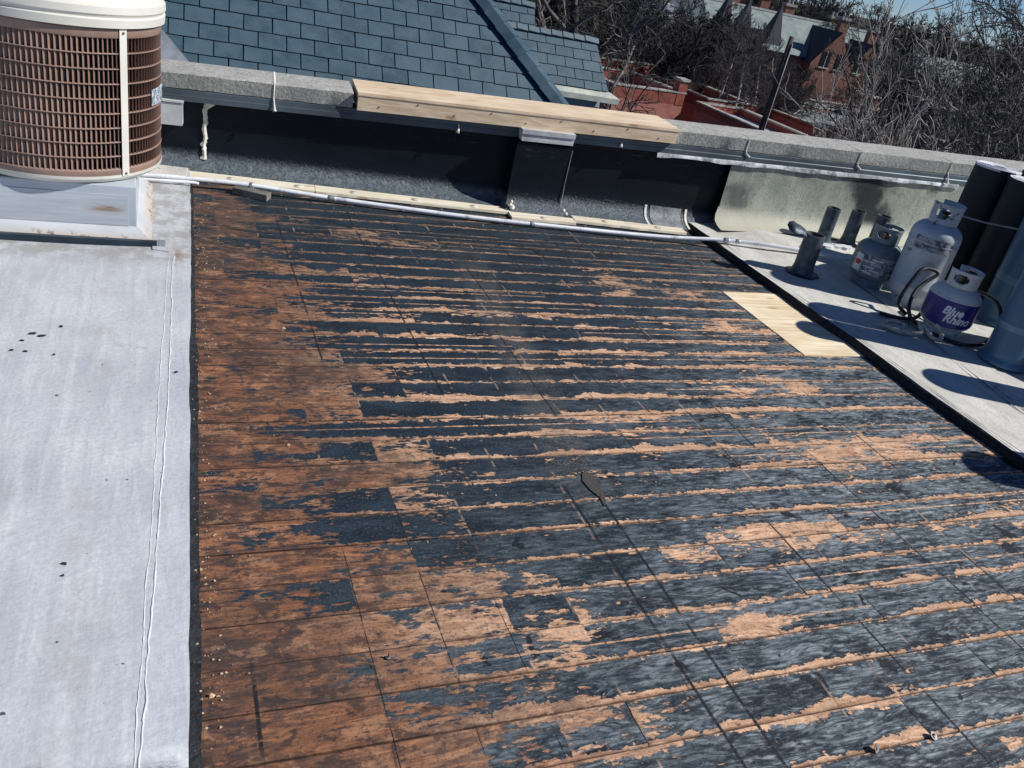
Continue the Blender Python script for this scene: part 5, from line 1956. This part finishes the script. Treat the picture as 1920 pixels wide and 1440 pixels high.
gable(3.2, 2.6, 7.9, -6.2)
gable(8.0, 2.2, 7.3, -5.6)
for (cx_, cy_, h_, w_) in ((3.8, -4.9, 9.2, 0.55), (-2.5, 1.8, 9.6, 0.55), (-6.0, 2.2, 9.7, 0.5), (0.9, 2.0, 9.3, 0.6), (6.6, 1.4, 9.0, 0.5), (9.2, -3.0, 8.6, 0.5)):
    g = MB()
    g.box(cx_ - w_, cx_ + w_, cy_ - 0.4, cy_ + 0.4, 4.7, h_)
    c_ = g.build('chimney', M['farbrick'], fh)
    g = MB()
    g.box(cx_ - w_ - 0.12, cx_ + w_ + 0.12, cy_ - 0.52, cy_ + 0.52, h_ + 0.001, h_ + 0.28)
    for q in (-0.25, 0.25):
        g.lathe([(0.13, h_ + 0.28), (0.11, h_ + 0.75), (0.001, h_ + 0.75)], 8, (cx_ + q, cy_, 0))
    g.build('chimney_pots', M['cope'], c_)
for cx_ in (-9.6, -7.2, -3.3):
    g = MB()
    w_ = 1.0
    g.add([(cx_ - w_, -4.2, 4.9), (cx_ + w_, -4.2, 4.9), (cx_, -3.6, 9.5 if cx_ > -9 else 9.9), (cx_ - w_, -1.5, 4.9), (cx_ + w_, -1.5, 4.9)], [(0, 1, 2), (1, 4, 2), (3, 0, 2), (4, 3, 2)])
    g.build('pointed_dormer', M['farroof_dark'], fh)

h2 = thing('porch_house', 'dark roofed house with an orange red porch roof among the trees', 'house', (49.5, 82.5, GZ), R_(-12))
g = MB()
g.box(-5, 4, -3, 6, 0, 4.6)
g.build('wall', M['farbrick'], h2)
M['tealroof'] = plain('teal_slates', (0.055, 0.085, 0.10), 0.6, 0, 0.2, 0.8)
g = MB()
g.add([(-5.4, -3.4, 4.5), (4.4, -3.4, 4.5), (2.4, 1.5, 8.6), (-3.5, 1.5, 8.6), (-5.4, 6.4, 4.5), (4.4, 6.4, 4.5)], [(0, 1, 2, 3), (1, 5, 2), (3, 2, 5, 4), (0, 3, 4)])
g.build('roof', M['tealroof'], h2)
g = MB()
g.add([(-1.2, -3.6, 4.45), (3.2, -3.6, 4.3), (3.4, -5.0, 3.75), (-1.4, -5.0, 3.9), (-1.4, -5.0, 3.8), (3.4, -5.0, 3.65)], [(0, 3, 2, 1), (3, 4, 5, 2)])
g.build('porch_roof', M['awning'], h2)
for k in range(5):
    g = MB()
    g.box(-1.0 + k * 0.8, -0.4 + k * 0.8, -4.0, -3.9, 2.3, 3.6)
    w_ = g.build('window', M['glass'], h2)
    g = MB()
    g.box(-1.12 + k * 0.8, -1.02 + k * 0.8, -4.05, -3.88, 2.2, 3.7)
    g.build('frame', M['trim'], w_)
g = MB()
g.box(-1.2, 3.1, -4.3, -3.2, 0, 2.2)
g.build('porch_base', M['farbrick'], h2)
g = MB()
g.box(-2.6, -1.2, -2.2, -0.6, 6.2, 7.3)
g.build('dormer', M['whiteroof'], h2)
for (x, y, r_, lab, wc) in ((100, 92, -20, 'far house with a grey roof glimpsed through the thicket', 'farbrick'), (150, 112, 15, 'long pale far building low among the right hand trees', 'trim'), (80, 120, 10, 'dim far house behind the big gabled house', 'farbrick')):
    h3 = thing('far_house', lab, 'house', (x, y, GZ), R_(r_))
    g = MB()
    g.box(-6, 6, -4, 4, 0, 4.2)
    g.build('wall', M[wc], h3)
    g = MB()
    g.add([(-6.4, -4.4, 4.1), (6.4, -4.4, 4.1), (6.4, 0, 7.0), (-6.4, 0, 7.0), (-6.4, 4.4, 4.1), (6.4, 4.4, 4.1)], [(0, 1, 2, 3), (3, 2, 5, 4), (0, 3, 4), (1, 5, 2)])
    g.build('roof', M['farroof'], h3)
    for k in range(4):
        g = MB()
        g.box(-5 + k * 2.8, -3.8 + k * 2.8, -4.05, -3.95, 1.6, 3.0)
        g.build('window', M['glass'], h3)

# ------------------------------------------------------------------ bare trees
def bark(name, a, b):
    t = NT(name)
    P = t.pos()
    n = t.noise(t.vmul(P, (1, 1, 0.3)), 3.0, 5, 0.65)
    return t.out(t.mix(t.ss(n, 0.3, 0.7), a, b), 0.9, 0, None, 0.15)


M['bark'] = bark('grey_bark', (0.066, 0.062, 0.060), (0.185, 0.168, 0.152))
M['bark_sunlit'] = bark('sunlit_tan_bark', (0.20, 0.18, 0.165), (0.48, 0.435, 0.395))  # sun highlights on the front branches put into the bark colour
M['bark_dark'] = bark('dark_bark', (0.024, 0.024, 0.027), (0.060, 0.056, 0.056))
M['birch'] = bark('birch_bark', (0.30, 0.28, 0.26), (0.62, 0.60, 0.57))
M['twig_mauve'] = bark('mauve_twigs', (0.062, 0.056, 0.062), (0.125, 0.112, 0.115))
M['conifer'] = bark('olive_evergreen', (0.010, 0.018, 0.016), (0.030, 0.042, 0.030))


class FastTree:
    def __init__(s, seed):
        s.rg = random.Random(seed)
        s.np = np.random.RandomState(seed)
        s.parts = {'trunk': ([], [], 0), 'crown': ([], [], 0)}

    def tube(s, part, pts, rad, n):
        V, F, c = s.parts[part]
        pts = np.asarray(pts)
        d = np.gradient(pts, axis=0)
        d /= np.linalg.norm(d, axis=1)[:, None] + 1e-9
        ref = np.array([0.3, 0.5, 0.81]) if abs(d[0][2]) < 0.8 else np.array([1.0, 0.2, 0])
        a = np.cross(d, ref)
        a /= np.linalg.norm(a, axis=1)[:, None] + 1e-9
        b = np.cross(d, a)
        ang = np.arange(n) * 2 * math.pi / n
        ring = pts[:, None, :] + np.asarray(rad)[:, None, None] * (a[:, None, :] * np.cos(ang)[None, :, None] + b[:, None, :] * np.sin(ang)[None, :, None])
        m = len(pts)
        V.append(ring.reshape(-1, 3))
        i = np.arange(m - 1)[:, None] * n
        k = np.arange(n)[None, :]
        k2 = (k + 1) % n
        f = np.stack([c + i + k, c + i + k2, c + i + n + k2, c + i + n + k], axis=-1).reshape(-1, 4)
        F.append(f)
        s.parts[part] = (V, F, c + m * n)

    def branch(s, p, d, length, rad, lvl, spec):
        rg = s.rg
        L = spec[lvl]
        nseg = L['seg']
        pts = [p]
        dd = d / np.linalg.norm(d)
        cur = p.copy()
        dirs = [dd]
        for i in range(nseg):
            dd = dd + s.np.normal(0, L['wob'], 3) + np.array([0, 0, L['up']])
            dd /= np.linalg.norm(dd)
            cur = cur + dd * (length / nseg)
            pts.append(cur)
            dirs.append(dd)
        last = lvl == len(spec) - 1
        rad_end = max(rad * L['tap'], spec[-1]['rmin'])
        rr = [rad + (rad_end - rad) * (i / nseg) for i in range(nseg + 1)]
        s.tube('trunk' if lvl == 0 else 'crown', pts, rr, L['n'])
        if last:
            return
        nc = L['kids']
        for k in range(nc):
            u = L['start'] + (1 - L['start']) * (k + rg.random()) / nc
            f = u * nseg
            i = min(int(f), nseg - 1)
            q = pts[i] + (pts[i + 1] - pts[i]) * (f - i)
            ax = dirs[i]
            rv = s.np.normal(0, 1, 3)
            rv -= ax * rv.dot(ax)
            rv /= np.linalg.norm(rv) + 1e-9
            a = math.radians(rg.uniform(*L['ang']))
            nd = ax * math.cos(a) + rv * math.sin(a)
            ln = length * L['ratio'] * rg.uniform(0.65, 1.15) * (1.15 - 0.55 * u)
            r0 = max(rr[i] * L['rr'] * rg.uniform(0.8, 1.1), spec[-1]['rmin'])
            s.branch(q, nd, ln, r0, lvl + 1, spec)

    def meshes(s, name):
        out = {}
        for k, (V, F, c) in s.parts.items():
            if not V:
                continue
            v = np.concatenate(V)
            f = np.concatenate(F)
            me = bpy.data.meshes.new(name + '_' + k)
            me.vertices.add(len(v))
            me.vertices.foreach_set('co', v.astype(np.float32).ravel())
            me.loops.add(f.size)
            me.loops.foreach_set('vertex_index', f.astype(np.int32).ravel())
            me.polygons.add(len(f))
            me.polygons.foreach_set('loop_start', (np.arange(len(f)) * 4).astype(np.int32))
            me.update(calc_edges=True)
            me.polygons.foreach_set('use_smooth', np.ones(len(f), dtype=bool))
            out[k] = me
        return out


def spec_tree(h, kids=(9, 7, 7, 6), rmin=0.006, wob=0.16, ang=(30, 65), start=0.3, up=0.05, ratio=(0.55, 0.55, 0.5, 0.45)):
    return [dict(seg=8, wob=wob * 0.45, up=0.04, tap=0.35, n=9, kids=kids[0], start=start, ang=ang, ratio=ratio[0], rr=0.55, rmin=rmin),
            dict(seg=6, wob=wob * 0.9, up=up, tap=0.3, n=6, kids=kids[1], start=0.15, ang=ang, ratio=ratio[1], rr=0.55, rmin=rmin),
            dict(seg=5, wob=wob, up=up, tap=0.3, n=5, kids=kids[2], start=0.12, ang=ang, ratio=ratio[2], rr=0.55, rmin=rmin),
            dict(seg=4, wob=wob, up=up, tap=0.4, n=4, kids=kids[3], start=0.1, ang=ang, ratio=ratio[3], rr=0.6, rmin=rmin),
            dict(seg=3, wob=wob, up=up, tap=0.5, n=3, kids=0, start=0, ang=ang, ratio=0, rr=0, rmin=rmin)]


def make_tree(seed, h, r, **kw):
    ft = FastTree(seed)
    ft.branch(np.zeros(3), np.array([0.04, 0.02, 1.0]), h * 0.75, r, 0, spec_tree(h, **kw))
    return ft.meshes('tree%d' % seed)


VAR = {
    'big': make_tree(11, 12.0, 0.26, kids=(8, 6, 6, 5), rmin=0.008, wob=0.24, ang=(30, 75), start=0.5, up=0.05),
    'big2': make_tree(12, 12.0, 0.22, kids=(8, 7, 6, 5), rmin=0.008, wob=0.22, ang=(25, 65), start=0.45, up=0.06),
    'thick': make_tree(13, 9.5, 0.13, kids=(11, 7, 6, 4), rmin=0.006, wob=0.22, ang=(25, 70), start=0.08, up=0.05),
    'thick2': make_tree(14, 9.5, 0.11, kids=(11, 7, 6, 4), rmin=0.006, wob=0.25, ang=(25, 75), start=0.06, up=0.06),
    'wand': make_tree(18, 9.0, 0.085, kids=(10, 6, 5, 4), rmin=0.0065, wob=0.20, ang=(18, 55), start=0.04, up=0.11, ratio=(0.75, 0.6, 0.55, 0.5)),
    'wand2': make_tree(19, 9.0, 0.075, kids=(9, 6, 5, 4), rmin=0.0065, wob=0.24, ang=(18, 60), start=0.04, up=0.10, ratio=(0.8, 0.6, 0.55, 0.5)),
    'fuzz': make_tree(15, 8.5, 0.14, kids=(14, 9, 7, 5), rmin=0.013, wob=0.12, ang=(18, 42), start=0.12, up=0.09),
    'far': make_tree(16, 12.0, 0.25, kids=(11, 8, 6, 4), rmin=0.022, wob=0.2, ang=(25, 65), start=0.2, up=0.05),
    'birch': make_tree(17, 8.0, 0.10, kids=(12, 8, 6, 4), rmin=0.010, wob=0.12, ang=(20, 45), start=0.3, up=0.06),
}


def put(var, x, y, h, rot, label, group, tm, cm, name='bare_tree', base=12.0, wide=1.0, z=GZ, tilt=(0, 0)):
    t_ = thing(name, label, 'tree', (x, y, z), 0, group)
    s_ = h / base
    t_.scale = (s_ * wide, s_ * wide, s_)
    t_.rotation_euler = (tilt[0], tilt[1], rot)
    for k in ('trunk', 'crown'):
        me = VAR[var][k]
        o = bpy.data.objects.new(k, me)
        if len(me.materials) == 0:
            me.materials.append(M[tm])
        COL.objects.link(o)
        o.parent = t_
        o.material_slots[0].link = 'OBJECT'
        o.material_slots[0].material = M[tm if k == 'trunk' else cm]
    return t_


rt = random.Random(99)
put('big', 9.2, 18.6, 12.8, 0.6, 'large bare tree rising just behind the slate wing', None, 'bark_dark', 'bark', base=12)
put('big2', 8.0, 27.0, 14.5, 4.1, 'tall bare tree standing behind the slate roof ridge', None, 'bark_dark', 'bark', base=12)
for i, (x, y, h, v_, m_, w_) in enumerate(((11.6, 10.6, 9.3, 'thick', 'bark_sunlit', 0.75), (13.6, 12.0, 10.3, 'thick2', 'bark_sunlit', 0.75), (12.6, 13.6, 8.4, 'thick2', 'bark_sunlit', 0.7), (16.6, 13.4, 11.4, 'thick2', 'bark', 0.8), (18.5, 16.3, 11.4, 'thick', 'bark_dark', 0.8), (15.3, 11.0, 10.4, 'thick', 'bark', 0.8), (19.0, 13.3, 12.0, 'thick', 'bark_dark', 0.9), (10.9, 9.2, 8.4, 'thick2', 'bark_sunlit', 0.75), (13.6, 9.3, 9.2, 'thick', 'bark_sunlit', 0.8), (24.0, 19.5, 12.2, 'thick2', 'bark_dark', 0.9), (14.6, 13.0, 10.9, 'thick', 'bark_sunlit', 0.7), (17.2, 15.6, 11.6, 'thick2', 'bark', 0.8), (20.5, 17.0, 12.0, 'thick', 'bark', 0.8), (12.4, 10.4, 9.8, 'thick2', 'bark_sunlit', 0.7), (15.8, 12.2, 11.0, 'thick2', 'bark_dark', 0.8), (22.0, 20.5, 11.4, 'thick', 'bark_dark', 0.9), (17.8, 12.9, 11.6, 'thick2', 'bark_sunlit', 0.8), (26.0, 24.0, 11.6, 'thick', 'bark_dark', 0.9), (18.4, 13.9, 13.2, 'thick', 'bark', 0.75), (21.5, 16.6, 13.6, 'thick2', 'bark_dark', 0.75), (16.2, 12.9, 12.4, 'thick2', 'bark', 0.7), (24.5, 18.0, 14.0, 'thick', 'bark', 0.75))):
    put(v_, x, y, h, rt.uniform(0, 6.28), 'bare twiggy thicket tree behind the far right end of the parapet', 'thicket trees behind the parapet', m_, m_, base=9.0, wide=w_, tilt=(rt.uniform(-0.1, 0.1), rt.uniform(-0.1, 0.1)))
for i, (x, y, h, m_, w_) in enumerate(((11.0, 10.7, 8.0, 'bark_sunlit', 0.8), (12.0, 9.9, 9.0, 'bark_sunlit', 0.8), (12.9, 11.2, 9.6, 'bark', 0.8), (10.2, 8.5, 8.2, 'bark_sunlit', 0.8), (11.9, 8.4, 9.0, 'bark_sunlit', 0.8), (14.0, 10.5, 10.0, 'bark_sunlit', 0.8), (14.9, 12.4, 10.3, 'bark_sunlit', 0.8), (13.0, 12.9, 8.6, 'bark', 0.8), (9.9, 9.4, 7.6, 'bark_sunlit', 0.7), (16.4, 11.9, 10.8, 'bark', 0.8))):
    put('wand' if i % 2 else 'wand2', x, y, h, rt.uniform(0, 6.28), 'bare sapling in sunlit tones with long curved shoots behind the parapet', 'pale saplings behind the parapet', m_, m_, 'sapling', base=8.0, wide=w_, tilt=(rt.uniform(-0.12, 0.12), rt.uniform(-0.12, 0.12)))
for i, (px_, dist, h) in enumerate(((0.585, 62, 7.6), (0.600, 64, 7.0), (0.572, 66, 8.0))):
    y = dist * math.sqrt(1 - px_ * px_)
    put('birch', px_ * dist, y, h, rt.uniform(0, 6.28), 'pale barked birch with mauve twigs behind the garages', 'birches behind the garages', 'birch', 'twig_mauve', 'birch_tree', base=7.0)
for i in range(34):
    px_ = rt.uniform(0.49, 0.635)
    dist = rt.uniform(64, 90)
    y = dist * math.sqrt(1 - px_ * px_)
    put('fuzz', px_ * dist, y, rt.uniform(4.6, 6.8) * (1.15 if px_ < 0.59 else 0.92), rt.uniform(0, 6.28), 'mauve grey bare tree with fine twigs among the houses', 'fine twigged trees among the houses', 'bark_dark', 'twig_mauve', base=8.0, wide=1.35)
for i in range(34):
    px_ = rt.uniform(0.36, 0.82)
    dist = rt.uniform(62, 95)
    if 0.52 < px_ < 0.69:
        dist = rt.uniform(112, 135)
    y = dist * math.sqrt(1 - px_ * px_)
    put('far', px_ * dist, y, rt.uniform(9.0, 11.5) * (0.95 if dist < 100 else 1.1), rt.uniform(0, 6.28), 'dark bare tree in the wood between and beyond the houses', 'bare trees of the neighbourhood', 'bark_dark', 'bark_dark', base=12.0, wide=1.15)
# far wood as one mass
ft = FastTree(55)
sp_far = [dict(seg=5, wob=0.06, up=0.04, tap=0.4, n=5, kids=12, start=0.15, ang=(25, 65), ratio=0.5, rr=0.5, rmin=0.045),
          dict(seg=4, wob=0.2, up=0.05, tap=0.4, n=3, kids=9, start=0.1, ang=(25, 65), ratio=0.5, rr=0.5, rmin=0.045),
          dict(seg=3, wob=0.2, up=0.05, tap=0.5, n=3, kids=5, start=0.1, ang=(25, 65), ratio=0.55, rr=0.5, rmin=0.045),
          dict(seg=2, wob=0.2, up=0.05, tap=0.6, n=3, kids=0, start=0.1, ang=(25, 65), ratio=0.5, rr=0.5, rmin=0.045)]
ang_r = random.Random(5)
for i in range(95):
    a = R_(ang_r.uniform(14, 66))
    dist = ang_r.uniform(120, 260)
    ft.branch(np.array([dist * math.sin(a), dist * math.cos(a), GZ]), np.array([0, 0, 1.0]), ang_r.uniform(8.5, 11.5) * (dist / 150) ** 0.25, 0.3, 0, sp_far)
ms = ft.meshes('far_wood')
import bmesh as _bm
for k in ('trunk', 'crown'):
    ms[k].materials.append(M['bark_dark'])
fw = link('far_wood', ms['crown'])
tag(fw, 'distant bare wood along the horizon', 'wood', kind='stuff')
o = link('trunks', ms['trunk'], None, fw)
o['kind'] = 'stuff'
